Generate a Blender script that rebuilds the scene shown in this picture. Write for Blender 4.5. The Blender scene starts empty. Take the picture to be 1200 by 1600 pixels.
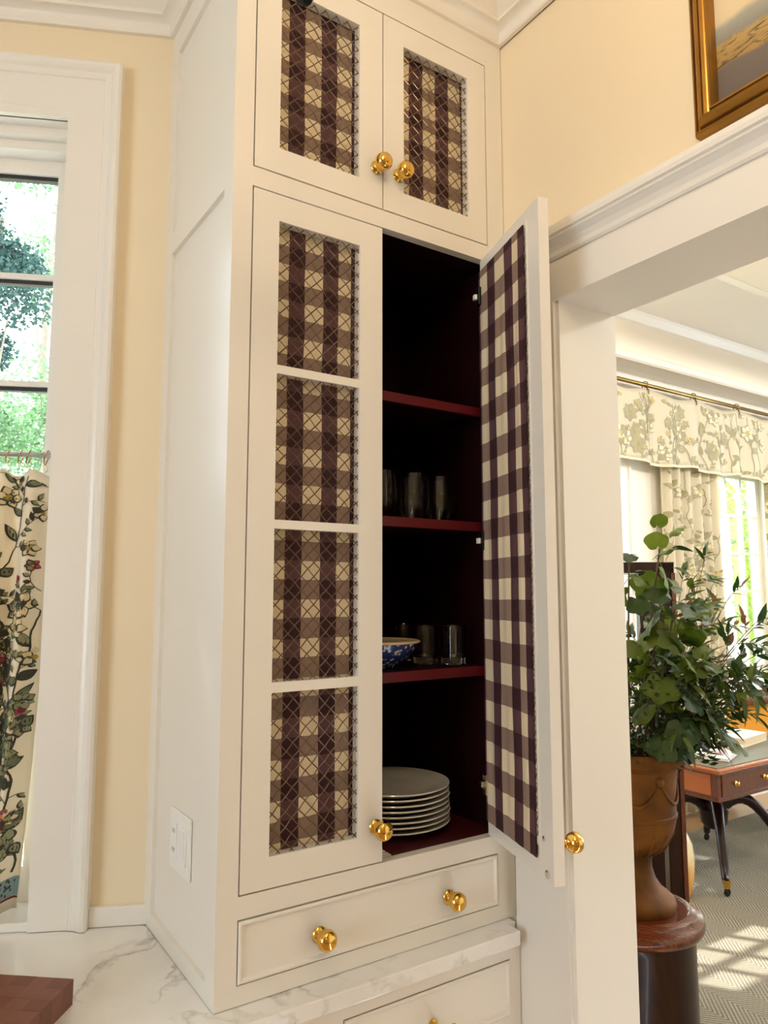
import bpy, bmesh, math, random
from mathutils import Vector, Matrix, noise
rnd = random.Random(7)
PI = math.pi
C = bpy.context.scene.collection

# ------------------------------------------------------------------ camera, world, sun, exposure
cam_d = bpy.data.cameras.new('camera'); cam = bpy.data.objects.new('camera', cam_d); C.objects.link(cam)
cam_d.sensor_fit = 'VERTICAL'; cam_d.sensor_height = 36.0
cam_d.lens = 36.0 * 1145.4 / 1600.0
cam_d.clip_start = 0.05; cam_d.clip_end = 200
YAW, PITCH = math.radians(33.483), math.radians(6.333)
fw = Vector((math.sin(YAW)*math.cos(PITCH), math.cos(YAW)*math.cos(PITCH), math.sin(PITCH)))
cam.location = (0, 0, 1.62); cam.rotation_euler = fw.to_track_quat('-Z', 'Y').to_euler()
sc = bpy.context.scene; sc.camera = cam
sc.view_settings.view_transform = 'Standard'; sc.view_settings.look = 'None'
sc.view_settings.exposure = -0.46; sc.view_settings.gamma = 1.0; sc.view_settings.use_curve_mapping = False
sc.cycles.use_denoising = True
sc.cycles.max_bounces = 10; sc.cycles.diffuse_bounces = 6; sc.cycles.transparent_max_bounces = 12
sc.cycles.sample_clamp_indirect = 6.0; sc.cycles.caustics_reflective = False; sc.cycles.caustics_refractive = False

SKY, SUN, LAMP, ROOM_FILL = 12.0, 34.0, 1.02, 170.0
wd = bpy.data.worlds.new('sky'); sc.world = wd; wd.use_nodes = True
bg = wd.node_tree.nodes['Background']; bg.inputs[0].default_value = (0.78, 0.90, 1.0, 1); bg.inputs[1].default_value = SKY
sun_d = bpy.data.lights.new('sun', 'SUN'); sun_d.energy = SUN; sun_d.angle = math.radians(0.6); sun_d.color = (1.0, 0.95, 0.86)
sun = bpy.data.objects.new('sun', sun_d); C.objects.link(sun)
sun.location = (-8, 14, 20)
sun.rotation_euler = Vector((0.55*0.59, -0.83*0.59, -0.81)).to_track_quat('-Z', 'Y').to_euler()

# ------------------------------------------------------------------ helpers
def srgb(h):
    h = h.lstrip('#'); o = []
    for i in (0, 2, 4):
        c = int(h[i:i+2], 16)/255; o.append(c/12.92 if c <= .04045 else ((c+.055)/1.055)**2.4)
    return (*o, 1)

class MB:
    """collects faces of one mesh; mi = material slot"""
    def __init__(s): s.v = []; s.f = []; s.m = []; s.uv = []; s.mat = Matrix.Identity(4); s.mi = 0
    def add(s, vs, fs, uvs=None):
        b = len(s.v); s.v += [s.mat @ Vector(p) for p in vs]
        for i, f in enumerate(fs):
            s.f.append([b+k for k in f]); s.m.append(s.mi); s.uv.append(uvs[i] if uvs else None)
    def box(s, x0, x1, y0, y1, z0, z1):
        s.add([(x0,y0,z0),(x1,y0,z0),(x1,y1,z0),(x0,y1,z0),(x0,y0,z1),(x1,y0,z1),(x1,y1,z1),(x0,y1,z1)],
              [(0,3,2,1),(4,5,6,7),(0,1,5,4),(1,2,6,5),(2,3,7,6),(3,0,4,7)])
    def plate(s, xs, zs, holes, y0, y1):
        """board in the XZ plane (front y0, back y1) cut into cells; cells in holes are left open"""
        nx, nz = len(xs)-1, len(zs)-1
        op = lambda i, k: i < 0 or k < 0 or i >= nx or k >= nz or (i, k) in holes
        for i in range(nx):
            for k in range(nz):
                if op(i, k): continue
                a, b, c, d = xs[i], xs[i+1], zs[k], zs[k+1]
                s.add([(a,y0,c),(b,y0,c),(b,y0,d),(a,y0,d)], [(0,1,2,3)])
                s.add([(a,y1,c),(b,y1,c),(b,y1,d),(a,y1,d)], [(3,2,1,0)])
                if op(i-1,k): s.add([(a,y0,c),(a,y0,d),(a,y1,d),(a,y1,c)], [(0,1,2,3)])
                if op(i+1,k): s.add([(b,y0,c),(b,y1,c),(b,y1,d),(b,y0,d)], [(0,1,2,3)])
                if op(i,k-1): s.add([(a,y0,c),(a,y1,c),(b,y1,c),(b,y0,c)], [(0,1,2,3)])
                if op(i,k+1): s.add([(a,y0,d),(b,y0,d),(b,y1,d),(a,y1,d)], [(0,1,2,3)])
    def tube(s, pts, r, n=8, closed=False, cap=True):
        pts = [Vector(p) for p in pts]; N = len(pts)
        rr = r if isinstance(r, (list, tuple)) else [r]*N
        vs = []; up = None
        for i, p in enumerate(pts):
            if closed: t = pts[(i+1) % N]-pts[i-1]
            else: t = pts[min(i+1, N-1)]-pts[max(i-1, 0)]
            t.normalize()
            if up is None:
                up = Vector((0,0,1)) if abs(t.z) < .9 else Vector((1,0,0))
            a = t.cross(up); a.normalize(); b = a.cross(t); up = b
            for k in range(n):
                q = 2*PI*k/n; vs.append(p+(a*math.cos(q)+b*math.sin(q))*rr[i])
        fs = []
        for i in range(N if closed else N-1):
            j = (i+1) % N
            for k in range(n): fs.append((i*n+k, i*n+(k+1) % n, j*n+(k+1) % n, j*n+k))
        if cap and not closed: fs += [tuple(range(n-1,-1,-1)), tuple((N-1)*n+k for k in range(n))]
        s.add(vs, fs)
    def lathe(s, prof, n=32, axis=None):
        """prof = [(radius, height)], turned about +Z; axis is an optional matrix"""
        old = s.mat
        if axis is not None: s.mat = s.mat @ axis
        vs = []; fs = []; N = len(prof)
        for r, z in prof:
            for k in range(n): q = 2*PI*k/n; vs.append((r*math.cos(q), r*math.sin(q), z))
        for i in range(N-1):
            for k in range(n): fs.append((i*n+k, i*n+(k+1) % n, (i+1)*n+(k+1) % n, (i+1)*n+k))
        fs += [tuple(range(n-1,-1,-1)), tuple((N-1)*n+k for k in range(n))]
        s.add(vs, fs); s.mat = old
    def frame(s, o, a, b, nrm, x0, x1, z0, z1, prof, sides='lrtb'):
        """moulding round a rectangle: prof = [(inset from the outer edge, height out of the plane)]"""
        o, a, b, nrm = Vector(o), Vector(a), Vector(b), Vector(nrm)
        L = []
        for d, h in prof:
            l, r = x0+(d if 'l' in sides else 0), x1-(d if 'r' in sides else 0)
            t, u = z1-(d if 't' in sides else 0), z0+(d if 'b' in sides else 0)
            L.append([o+a*x+b*z+nrm*h for x, z in ((l,u),(r,u),(r,t),(l,t))])
        sd = {'b':(0,1), 'r':(1,2), 't':(2,3), 'l':(3,0)}
        for i in range(len(L)-1):
            for c in sides:
                p, q = sd[c]; s.add([L[i][p], L[i][q], L[i+1][q], L[i+1][p]], [(0,1,2,3)])
    def sweep(s, path, prof, z=0):
        """prof = [(offset to the right of travel, height)] carried along an open plan path with mitred corners"""
        P = [Vector((p[0], p[1])) for p in path]; N = len(P); rows = []
        for i in range(N):
            d0 = (P[i]-P[i-1]).normalized() if i else None
            d1 = (P[i+1]-P[i]).normalized() if i < N-1 else None
            d0 = d0 or d1; d1 = d1 or d0
            n0, n1 = Vector((d0.y,-d0.x)), Vector((d1.y,-d1.x)); m = (n0+n1); m = m/(m.dot(n0))
            rows.append([(P[i].x+m.x*o, P[i].y+m.y*o, z+h) for o, h in prof])
        k = len(prof)
        s.add([p for r in rows for p in r], [(i*k+j, (i+1)*k+j, (i+1)*k+j+1, i*k+j+1) for i in range(N-1) for j in range(k-1)])
    def build(s, name, mats, parent=None, smooth=False, bevel=0, kind=None, label=None):
        me = bpy.data.meshes.new(name)
        me.from_pydata([tuple(v) for v in s.v], [], s.f)
        for m in (mats if isinstance(mats, (list, tuple)) else [mats]): me.materials.append(m)
        me.polygons.foreach_set('material_index', s.m)
        if any(s.uv):
            ul = me.uv_layers.new(name='UVMap')
            for p, u in zip(me.polygons, s.uv):
                if u:
                    for li, c in zip(p.loop_indices, u): ul.data[li].uv = c
        if smooth: me.polygons.foreach_set('use_smooth', [True]*len(me.polygons))
        me.update()
        o = bpy.data.objects.new(name, me); C.objects.link(o)
        if smooth == 'auto': me.polygons.foreach_set('use_smooth', [True]*len(me.polygons)); me.set_sharp_from_angle(angle=math.radians(35))
        if parent: o.parent = parent
        if bevel:
            md = o.modifiers.new('bevel', 'BEVEL'); md.width = bevel; md.segments = 2; md.limit_method = 'ANGLE'
        if kind: o['kind'] = kind
        if label: o['label'] = label
        return o

def tag(o, label, cat, group=None):
    o['label'] = label; o['category'] = cat
    if group: o['group'] = group
    return o
def thing(name, label, cat, loc=(0,0,0), rz=0, group=None):
    o = bpy.data.objects.new(name, None); C.objects.link(o); o.empty_display_size = .05
    o.location = loc; o.rotation_euler = (0,0,rz)
    return tag(o, label, cat, group)
def off(loc):                                   # world coordinates -> local of an unrotated thing
    return Matrix.Translation(-Vector(loc))
def dup(root, loc, rz=0, label=None):
    r = root.copy(); C.objects.link(r); r.location = loc; r.rotation_euler = (0,0,rz)
    if label: r['label'] = label
    for ch in list(root.children):
        c = ch.copy(); C.objects.link(c); c.parent = r
        for g in ch.children:
            d = g.copy(); C.objects.link(d); d.parent = c
    return r

# ------------------------------------------------------------------ materials
class NT:
    def __init__(s, name):
        s.m = bpy.data.materials.new(name); s.m.use_nodes = True; s.t = s.m.node_tree
        s.b = s.t.nodes['Principled BSDF']; s.out = s.t.nodes['Material Output']
    def n(s, typ, **kw):
        x = s.t.nodes.new('ShaderNode'+typ)
        for k, v in kw.items():
            if k.startswith('i_'): x.inputs[int(k[2:]) if k[2:].isdigit() else k[2:]].default_value = v
            else: setattr(x, k, v)
        return x
    def l(s, a, b): s.t.links.new(a, b)
    def math(s, op, a, b=None):
        x = s.n('Math', operation=op)
        for i, v in enumerate((a, b)):
            if v is None: continue
            if isinstance(v, (int, float)): x.inputs[i].default_value = v
            else: s.l(v, x.inputs[i])
        return x.outputs[0]
    def mix(s, f, a, b):
        x = s.n('Mix', data_type='RGBA')
        for sock, v in ((x.inputs[0], f), (x.inputs[6], a), (x.inputs[7], b)):
            if isinstance(v, (int, float)): sock.default_value = v
            elif isinstance(v, tuple): sock.default_value = v
            else: s.l(v, sock)
        return x.outputs[2]
    def bump(s, h, strength=.2, dist=.002):
        x = s.n('Bump'); x.inputs['Strength'].default_value = strength; x.inputs['Distance'].default_value = dist
        s.l(h, x.inputs['Height']); s.l(x.outputs[0], s.b.inputs['Normal'])
    def noise(s, scale, detail=3, vec=None, rough=.5, dist=0):
        x = s.n('TexNoise'); x.inputs['Scale'].default_value = scale; x.inputs['Detail'].default_value = detail
        x.inputs['Roughness'].default_value = rough; x.inputs['Distortion'].default_value = dist
        if vec is not None: s.l(vec, x.inputs['Vector'])
        return x.outputs[0]
    def ramp(s, f, stops):
        x = s.n('ValToRGB'); e = x.color_ramp.elements
        while len(e) < len(stops): e.new(.5)
        for el, (p, c) in zip(e, stops): el.position = p; el.color = c
        s.l(f, x.inputs[0]); return x.outputs[0]
    def coord(s, which='Object', scale=(1,1,1)):
        c = s.n('TexCoord'); m = s.n('Mapping'); m.inputs['Scale'].default_value = scale
        s.l(c.outputs[which], m.inputs[0]); return m.outputs[0]

def plain(name, col, rough=.5, metal=0, var=0.0, vscale=8, bump=0, coat=0):
    t = NT(name); c = srgb(col) if isinstance(col, str) else col
    t.b.inputs['Roughness'].default_value = rough; t.b.inputs['Metallic'].default_value = metal
    t.b.inputs['Coat Weight'].default_value = coat
    nz = t.noise(vscale, 4, t.coord())
    lo = tuple(max(0, x*(1-var)) for x in c[:3])+(1,); hi = tuple(min(1, x*(1+var)) for x in c[:3])+(1,)
    t.l(t.mix(nz, lo, hi), t.b.inputs['Base Color'])
    if bump: t.bump(t.noise(vscale*12, 2, t.coord()), bump)
    return t.m

white = plain('white_paint', (.80, .765, .70, 1), .32, var=.012, vscale=3)
trimw = plain('trim_white', (.80, .775, .725, 1), .3, var=.012, vscale=3)
wallp = plain('cream_wall', (.80, .685, .49, 1), .6, var=.02, vscale=2, bump=.03)
ceilp = plain('ceiling_white', (.82, .80, .76, 1), .7, var=.01)
farw = plain('far_wall_white', (.82, .80, .75, 1), .6, var=.01)
beamc = plain('beam_cream', (.82, .755, .66, 1), .6, var=.01)
red_shaded = plain('oxblood_in_shade', (.013, .0004, .0011, 1), .6, var=.08); red_shaded.node_tree.nodes['Principled BSDF'].inputs['Specular IOR Level'].default_value = .15  # oxblood darkened to paint in the shade inside the cupboard
red_lit_edge = plain('oxblood_lit_edge', (.105, .002, .006, 1), .4, var=.08)  # the same red at its lit tone, for the shelf fronts
brass = plain('polished_brass', (.78, .48, .11, 1), .12, 1, var=.05, vscale=30)
dull_brass = plain('aged_brass', (.36, .25, .09, 1), .35, 1, var=.1, vscale=20)
wire_m = plain('bronze_wire', (.21, .155, .105, 1), .3, .85, var=.15, vscale=60)
chrome = plain('chrome', (.8, .8, .8, 1), .15, 1)
nylon = plain('white_plastic', (.85, .85, .83, 1), .35)
dark = plain('dark_gap_and_shadow', (.02, .02, .02, 1), .6)
black_iron = plain('black_iron', (.012, .012, .012, 1), .4, .6)
china = plain('white_china', (.80, .79, .74, 1), .12, var=.02, coat=.3)
navy = None
floor_w = plain('oak_floor', (.42, .27, .14, 1), .35, var=.25, vscale=5)
steel = plain('steel_rod', (.45, .45, .44, 1), .3, .8)
grass_m = plain('lawn', (.30, .33, .24, 1), .9, var=.4, vscale=2)
bark = plain('bark', (.22, .18, .14, 1), .9, var=.3, vscale=10)
soil = plain('soil', (.05, .035, .02, 1), .9, var=.3)

def gingham(name, pu, u0, du, pv, v0, dv):
    """woven check: dark bands [u0,u0+du] every pu and [v0,v0+dv] every pv (metres, from UV)"""
    t = NT(name); uv = t.n('TexCoord').outputs['UV']; sp = t.n('SeparateXYZ'); t.l(uv, sp.inputs[0])
    wob = t.math('MULTIPLY', t.math('SUBTRACT', t.noise(9, 1, uv), .5), .006)
    def band(c, p, o, d):
        x = t.math('DIVIDE', t.math('SUBTRACT', t.math('ADD', c, wob), o), p)
        return t.math('LESS_THAN', t.math('FRACT', t.math('ADD', x, 100.0)), d/p)
    a, b = band(sp.outputs[0], pu, u0, du), band(sp.outputs[1], pv, v0, dv)
    c0, c1 = t.mix(b, srgb('#E4D4B3'), srgb('#8E7668')), t.mix(b, srgb('#5B3B40'), srgb('#35121B'))
    col = t.mix(a, c0, c1)
    th = t.n('TexWave', bands_direction='X'); th.inputs['Scale'].default_value = 160; th.inputs['Distortion'].default_value = 2
    t.l(uv, th.inputs['Vector'])
    tv = t.n('TexWave', bands_direction='Y'); tv.inputs['Scale'].default_value = 160; tv.inputs['Distortion'].default_value = 2
    t.l(uv, tv.inputs['Vector'])
    w = t.math('MULTIPLY', th.outputs['Fac'], tv.outputs['Fac'])
    t.l(t.mix(t.math('MULTIPLY', w, .18), col, srgb('#1E1010')), t.b.inputs['Base Color'])
    t.b.inputs['Roughness'].default_value = .85; t.bump(w, .25, .0006)
    return t.m

def marble_m():
    t = NT('veined_marble'); v = t.coord()
    d = t.n('TexNoise'); d.inputs['Scale'].default_value = 3.0; d.inputs['Detail'].default_value = 6; t.l(v, d.inputs['Vector'])
    ad = t.n('VectorMath', operation='MULTIPLY_ADD'); t.l(d.outputs['Color'], ad.inputs[0]); ad.inputs[1].default_value = (.5,.5,.5); t.l(v, ad.inputs[2])
    w = t.n('TexNoise'); w.inputs['Scale'].default_value = 4.2; w.inputs['Detail'].default_value = 6; t.l(ad.outputs[0], w.inputs['Vector'])
    vein = t.math('ABSOLUTE', t.math('SUBTRACT', w.outputs[0], .5))
    msk = t.noise(5, 2, v)
    line = t.ramp(vein, [(0, (.75,.75,.75,1)), (.006, (.4,.4,.4,1)), (.03, (0,0,0,1))])
    f = t.math('MULTIPLY', line, t.ramp(msk, [(.43, (0,0,0,1)), (.60, (1,1,1,1))]))
    cloud = t.ramp(t.noise(2.5, 5, ad.outputs[0]), [(.35, srgb('#EEEEED')), (.7, srgb('#DCDAD7'))])
    t.l(t.mix(t.math('MULTIPLY', f, .8), cloud, srgb('#77706A')), t.b.inputs['Base Color'])
    t.b.inputs['Roughness'].default_value = .18
    return t.m
marble = marble_m()

def wood(name, c1, c2, scale=(1,1,8), rough=.3, coat=.3, rings=6):
    t = NT(name); v = t.coord('Object', scale)
    w = t.n('TexWave', wave_type='BANDS', bands_direction='DIAGONAL'); w.inputs['Scale'].default_value = rings; w.inputs['Distortion'].default_value = 6
    w.inputs['Detail'].default_value = 3; t.l(v, w.inputs['Vector'])
    f = t.math('ADD', t.math('MULTIPLY', w.outputs['Fac'], .6), t.math('MULTIPLY', t.noise(14, 4, v), .4))
    t.l(t.mix(f, srgb(c1), srgb(c2)), t.b.inputs['Base Color'])
    t.b.inputs['Roughness'].default_value = rough; t.b.inputs['Coat Weight'].default_value = coat
    return t.m
mahog = wood('mahogany', '#3A1508', '#6B3218', (12,12,1.5), .22, .5)
mahog_dark = wood('dark_mahogany', '#140604', '#2C110A', (10,10,1.2), .28, .12)
mahog_dark.node_tree.nodes['Principled BSDF'].inputs['Specular IOR Level'].default_value = .25
mahog_red = wood('red_mahogany', '#8A431C', '#B86A34', (1.5,12,12), .25, .4)
walnut = plain('walnut_block', '#6A3828', .42, var=.3, vscale=25)
walnut2 = plain('walnut_block_light', '#744231', .42, var=.3, vscale=25)

def terracotta_m():
    t = NT('glazed_terracotta'); v = t.coord()
    f = t.noise(9, 5, v); f2 = t.noise(35, 3, v)
    c = t.ramp(f, [(.3, srgb('#442706')), (.55, srgb('#6A410E')), (.75, srgb('#87581A'))])
    t.l(t.mix(t.math('MULTIPLY', f2, .35), c, srgb('#3E2A12')), t.b.inputs['Base Color'])
    t.b.inputs['Roughness'].default_value = .6; t.b.inputs['Specular IOR Level'].default_value = .2; t.bump(f2, .4, .003); return t.m
terracotta = terracotta_m()

def glass_pane():
    t = NT('window_glass'); tr = t.n('BsdfTransparent'); gl = t.n('BsdfGlossy'); gl.inputs['Roughness'].default_value = .02
    fr = t.n('LayerWeight'); fr.inputs[0].default_value = .25
    nz = t.math('MULTIPLY', fr.outputs['Fresnel'], .5)
    mx = t.n('MixShader'); t.l(nz, mx.inputs[0]); t.l(tr.outputs[0], mx.inputs[1]); t.l(gl.outputs[0], mx.inputs[2])
    t.l(mx.outputs[0], t.out.inputs[0]); return t.m
pane_m = glass_pane()
def drink_glass():
    t = NT('clear_glassware'); t.b.inputs['Transmission Weight'].default_value = 1; t.b.inputs['Roughness'].default_value = .02; t.b.inputs['IOR'].default_value = 1.45
    t.l(t.mix(t.noise(4, 2, t.coord()), (.93,.96,.94,1), (.98,.99,.98,1)), t.b.inputs['Base Color']); return t.m
clear = drink_glass()

def leaf_m(name, c1, c2, trans=.45):
    t = NT(name); f = t.noise(25, 3, t.coord()); oi = t.n('ObjectInfo').outputs['Random']
    col = t.mix(t.math('MULTIPLY', t.math('ADD', f, oi), .5), srgb(c1), srgb(c2))
    t.l(col, t.b.inputs['Base Color']); t.b.inputs['Roughness'].default_value = .45
    tl = t.n('BsdfTranslucent'); t.l(col, tl.inputs[0])
    mx = t.n('MixShader'); mx.inputs[0].default_value = trans
    t.l(t.b.outputs[0], mx.inputs[1]); t.l(tl.outputs[0], mx.inputs[2]); t.l(mx.outputs[0], t.out.inputs[0]); return t.m
leaf_bright = leaf_m('leaf_yellow_green', '#3C4E14', '#677A22', .35)
leaf_dark = leaf_m('leaf_deep_green', '#1A3014', '#365424', .25)
leaf_bronze = leaf_m('leaf_bronze', '#5C3A22', '#8A5A38', .35)
leaf_tree = leaf_m('tree_leaf', '#2F5238', '#7CA070', .45)
leaf_tree2 = leaf_m('tree_leaf_yellow', '#6A8A2C', '#A9BF4A', .4)
leaf_tree3 = leaf_m('conifer_leaf', '#1C3834', '#4A706A', .35)

def cloth(name, col, trans=.25):
    t = NT(name); c = srgb(col)
    w = t.noise(220, 2, t.coord()); colr = t.mix(w, tuple(x*.93 for x in c[:3])+(1,), c)
    t.l(colr, t.b.inputs['Base Color']); t.b.inputs['Roughness'].default_value = .9; t.bump(w, .1, .0006)
    tl = t.n('BsdfTranslucent'); t.l(colr, tl.inputs[0]); mx = t.n('MixShader'); mx.inputs[0].default_value = trans
    t.l(t.b.outputs[0], mx.inputs[1]); t.l(tl.outputs[0], mx.inputs[2]); t.l(mx.outputs[0], t.out.inputs[0]); return t.m
linen = cloth('cream_linen', '#EFE4D0')
linen_far = cloth('ivory_chintz', '#EDE6D2', .3)

def rug_m():
    t = NT('herringbone_rug'); v = t.coord('Object'); sp = t.n('SeparateXYZ'); t.l(v, sp.inputs[0])
    x, y = sp.outputs[0], sp.outputs[1]
    zig = t.math('ABSOLUTE', t.math('SUBTRACT', t.math('FRACT', t.math('MULTIPLY', x, 4.0)), .5))
    s_ = t.math('ADD', t.math('MULTIPLY', y, 46.0), t.math('MULTIPLY', zig, 12.0))
    st = t.math('ABSOLUTE', t.math('SUBTRACT', t.math('FRACT', s_), .5))
    kn = t.math('ABSOLUTE', t.math('SUBTRACT', t.math('FRACT', t.math('MULTIPLY', x, 70.0)), .5))
    h = t.math('MULTIPLY', t.math('MULTIPLY', st, 2), t.math('ADD', t.math('MULTIPLY', kn, 1.2), .4))
    c = t.ramp(h, [(.12, srgb('#4A463B')), (.4, srgb('#8A8370')), (.8, srgb('#B5AD98'))])
    t.l(t.mix(t.noise(6, 3, v), c, srgb('#7C766A')), t.b.inputs['Base Color'])
    t.b.inputs['Roughness'].default_value = .95; t.bump(h, .8, .006); return t.m
rug = rug_m()

# ------------------------------------------------------------------ room shell
CT = 3.10                                       # kitchen ceiling
XW, XF = 1.19, 1.363                            # kitchen and far-room faces of the right wall
CX, CY = .491, 1.687                            # where the angled window wall meets the cabinet side
T = Vector((.9055, -.4245, 0)); NO = Vector((.4245, .9055, 0))   # along the window wall (to the right), outwards
def WP(s, d, z): p = Vector((CX, CY, 0))+T*s+NO*d; return Vector((p.x, p.y, z))
WM = Matrix(((T.x, NO.x, 0, CX), (T.y, NO.y, 0, CY), (0, 0, 1, 0), (0, 0, 0, 1)))   # (s, d, z) -> world
def struct(name, mb, m, parent=None, **k): return mb.build(name, m, parent, kind=None if parent else 'structure', **k)

def slab(name, pts, z0, z1, m):
    b = MB(); n = len(pts)
    b.add([(x, y, z0) for x, y in pts]+[(x, y, z1) for x, y in pts], [tuple(range(n-1, -1, -1)), tuple(range(n, 2*n))]+[(i, (i+1) % n, n+(i+1) % n, n+i) for i in range(n)]); return struct(name, b, m)
KP = [(-2.76, -3.76), (XW+.02, -3.76), (XW+.02, 1.76), (.55, 1.80), tuple(WP(-3.5, .15, 0))[:2], (-2.76, tuple(WP(-3.5, .15, 0))[1])]
slab('floor', KP, -.12, 0, floor_w); slab('ceiling', KP, CT, CT+.12, ceilp)
WS0, WS1, WZ0, WZ1 = -1.36, -.233, .93, 2.743   # kitchen window opening on the wall
b = MB(); b.mat = WM; b.plate([-3.4, WS0-.01, WS1+.01, .02], [0, WZ0-.02, WZ1+.01, CT], {(1,1)}, 0, .16); struct('wall_back', b, wallp)
b = MB()
b.mat = Matrix(((0, 1, 0, XW), (1, 0, 0, 0), (0, 0, 1, 0), (0, 0, 0, 1)))            # plate x -> world y
b.plate([-3.6, -.75, 1.092, 3.5], [0, 2.268, 3.75], {(1,0)}, 0, XF-XW); struct('wall_right', b, [wallp])
b = MB(); b.mat = Matrix(((0, -1, 0, -2.6), (1, 0, 0, 0), (0, 0, 1, 0), (0, 0, 0, 1)))
b.plate([-3.6, -.5, .9, 3.25], [0, .9, 2.6, CT], {(1,1)}, 0, .16); struct('wall_left', b, wallp)
b = MB(); b.box(-2.9, XW, -3.76, -3.6, 0, CT); struct('wall_front', b, wallp)

# crown moulding of the kitchen: along the window wall, round the cabinet, along the right wall
CB = 2.985
crown = [(0, CB), (.010, CB), (.013, CB+.004), (.013, CB+.010), (.010, CB+.013), (.012, CB+.022), (.018, CB+.029), (.028, CB+.032), (.038, CB+.033), (.038, CB+.041),
         (.042, CB+.044), (.056, CB+.052), (.064, CB+.066), (.068, CB+.070), (.082, CB+.071), (.082, CB+.080), (.088, CB+.084), (.100, CB+.090), (.112, CB+.092), (.112, CT)]
b = MB(); p0 = WP(-3.2, 0, 0); b.sweep([(p0.x, p0.y), (CX, CY), (CX, 1.266), (1.186, 1.266), (1.186, -3.5)], crown); struct('trim_1', b, white, smooth='auto')

# window casing on the angled wall
casing = [(0, 0), (0, .030), (.006, .034), (.014, .034), (.020, .030), (.026, .024), (.034, .022), (.040, .022), (.042, .018), (.122, .018), (.124, .010), (.124, -.004)]
w1 = MB(); w1.mat = WM
w1.frame((0,0,0), (1,0,0), (0,0,1), (0,-1,0), WS0-.124, -.112, .912, 2.886, casing, 'lrt')
w1o = struct('window_1', w1, trimw, smooth='auto')
b = MB(); b.mat = WM                                                                 # jamb boards
D1 = .10
b.box(WS1, WS1+.012, -.004, .16, WZ0, WZ1+.012); b.box(WS0-.012, WS0, -.004, .16, WZ0, WZ1+.012); b.box(WS0, WS1, -.004, .16, WZ1, WZ1+.012)
b.box(WS0, WS1, .03, .16, WZ1-.022, WZ1); b.box(WS0, WS1, .055, .16, WZ1-.045, WZ1-.022)
b.box(WS0-.004, WS1+.004, -.0178, 0, WZ1, WZ1+.024); b.build('window_jamb', trimw, w1o)
b = MB(); b.mat = WM; b.box(WS0-.008, WS1+.008, -.012, .165, .911, WZ0); b.build('window_sill', trimw, w1o, bevel=.003)
b = MB(); b.mat = WM                                                                 # sash with muntins
G0, G1 = WS0+.05, -.284
zs = [1.0, 1.32, 1.59, 1.855, 2.125, 2.395, 2.662]
sash_z = [WZ0+.001]; holes = set()
for i in range(6): sash_z += [zs[i]+.006, zs[i+1]-.006]
sash_z[-1] = 2.662; sash_z.append(2.71)
sx = [WS0, G0, -.80, -.78, G1, WS1]
for i in range(6): holes |= {(1, 2*i+1), (3, 2*i+1)}
b.plate(sx, sash_z, holes, D1, D1+.045); b.build('sash', trimw, w1o)
b = MB(); b.mat = WM
for i in range(6):                                                                   # dark strip under each bar, standing in for the spacer shadow
    b.box(G0, -.80, D1+.012, D1+.03, sash_z[2*i+2]-.010, sash_z[2*i+2]+.0005); b.box(-.78, G1, D1+.012, D1+.03, sash_z[2*i+2]-.010, sash_z[2*i+2]+.0005)
b.build('spacer_shadow', dark, w1o)
for i in range(6):
    for a, c in ((G0, -.80), (-.78, G1)):
        b = MB(); b.mat = WM; b.box(a, c, D1+.02, D1+.024, sash_z[2*i+1], sash_z[2*i+2]); b.build('pane', pane_m, w1o)
b = MB(); b.mat = WM; b.box(-.112, .02, -.014, 0, .9115, .952); struct('baseboard_back', b, trimw, bevel=.002)

# cased opening in the right wall: legs, header with cornice, jamb boards
b = MB()
b.box(1.170, XW, 1.094, 1.245, 0, 2.262); b.box(1.170, XW, -.90, -.752, 0, 2.262); b.box(1.170, XW, -.90, 1.245, 2.262, 2.36)
cor = [(0, 2.352), (.024, 2.352), (.028, 2.357), (.030, 2.366), (.036, 2.376), (.046, 2.383), (.050, 2.385), (.050, 2.390), (.056, 2.392), (.058, 2.400), (.058, 2.410), (0, 2.412)]
b.sweep([(XW, 1.245), (XW, -.9)], cor); b.add([(XW-o, 1.245, h) for o, h in cor], [tuple(range(len(cor)))])
struct('trim_2', b, trimw)
b = MB(); b.box(1.178, XF+.002, 1.084, 1.096, 0, 2.272); b.box(1.178, XF+.002, -.756, -.742, 0, 2.272); b.box(1.178, XF+.002, -.742, 1.084, 2.266, 2.28)
struct('trim_3', b, trimw)

# ------------------------------------------------------------------ far room shell
FY, FC = 3.5, 3.62
b = MB(); b.box(XF, 9.2, -2.6, 3.7, -.12, -.012); struct('floor_far', b, floor_w)
b = MB(); b.box(XF, 9.2, -2.6, 3.7, FC, FC+.12); struct('ceiling_far', b, ceilp)
WIN = [(1.78, 2.74, 2.17, 2.96), (3.05, 4.395, .30, 2.66), (5.56, 6.36, .30, 2.66), (7.1, 8.3, .30, 2.66)]  # first opening: unseen high window, added and shaped to land the sun patch
xs = [XF]; holes = set(); zz = [-.012, .30, 2.17, 2.66, 2.96, FC]
for i, (a, c, z0, z1) in enumerate(WIN): xs += [a, c]
xs.append(9.2)
holes = {(1,2), (1,3)} | {(i, k) for i in (3, 5, 7) for k in (1, 2)}
b = MB(); b.plate(xs, zz, holes, FY, FY+.16); struct('wall_far', b, farw)
b = MB(); b.mat = Matrix(((0, 1, 0, 9.2), (1, 0, 0, 0), (0, 0, 1, 0), (0, 0, 0, 1))); b.plate([-2.6, -.5, 1.8, 3.7], [-.012, .3, 2.7, FC], {(1,1)}, 0, .16); struct('wall_side', b, farw)
b = MB(); b.box(XF, 9.2, -2.76, -2.6, -.012, FC); struct('wall_near', b, farw)
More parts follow.
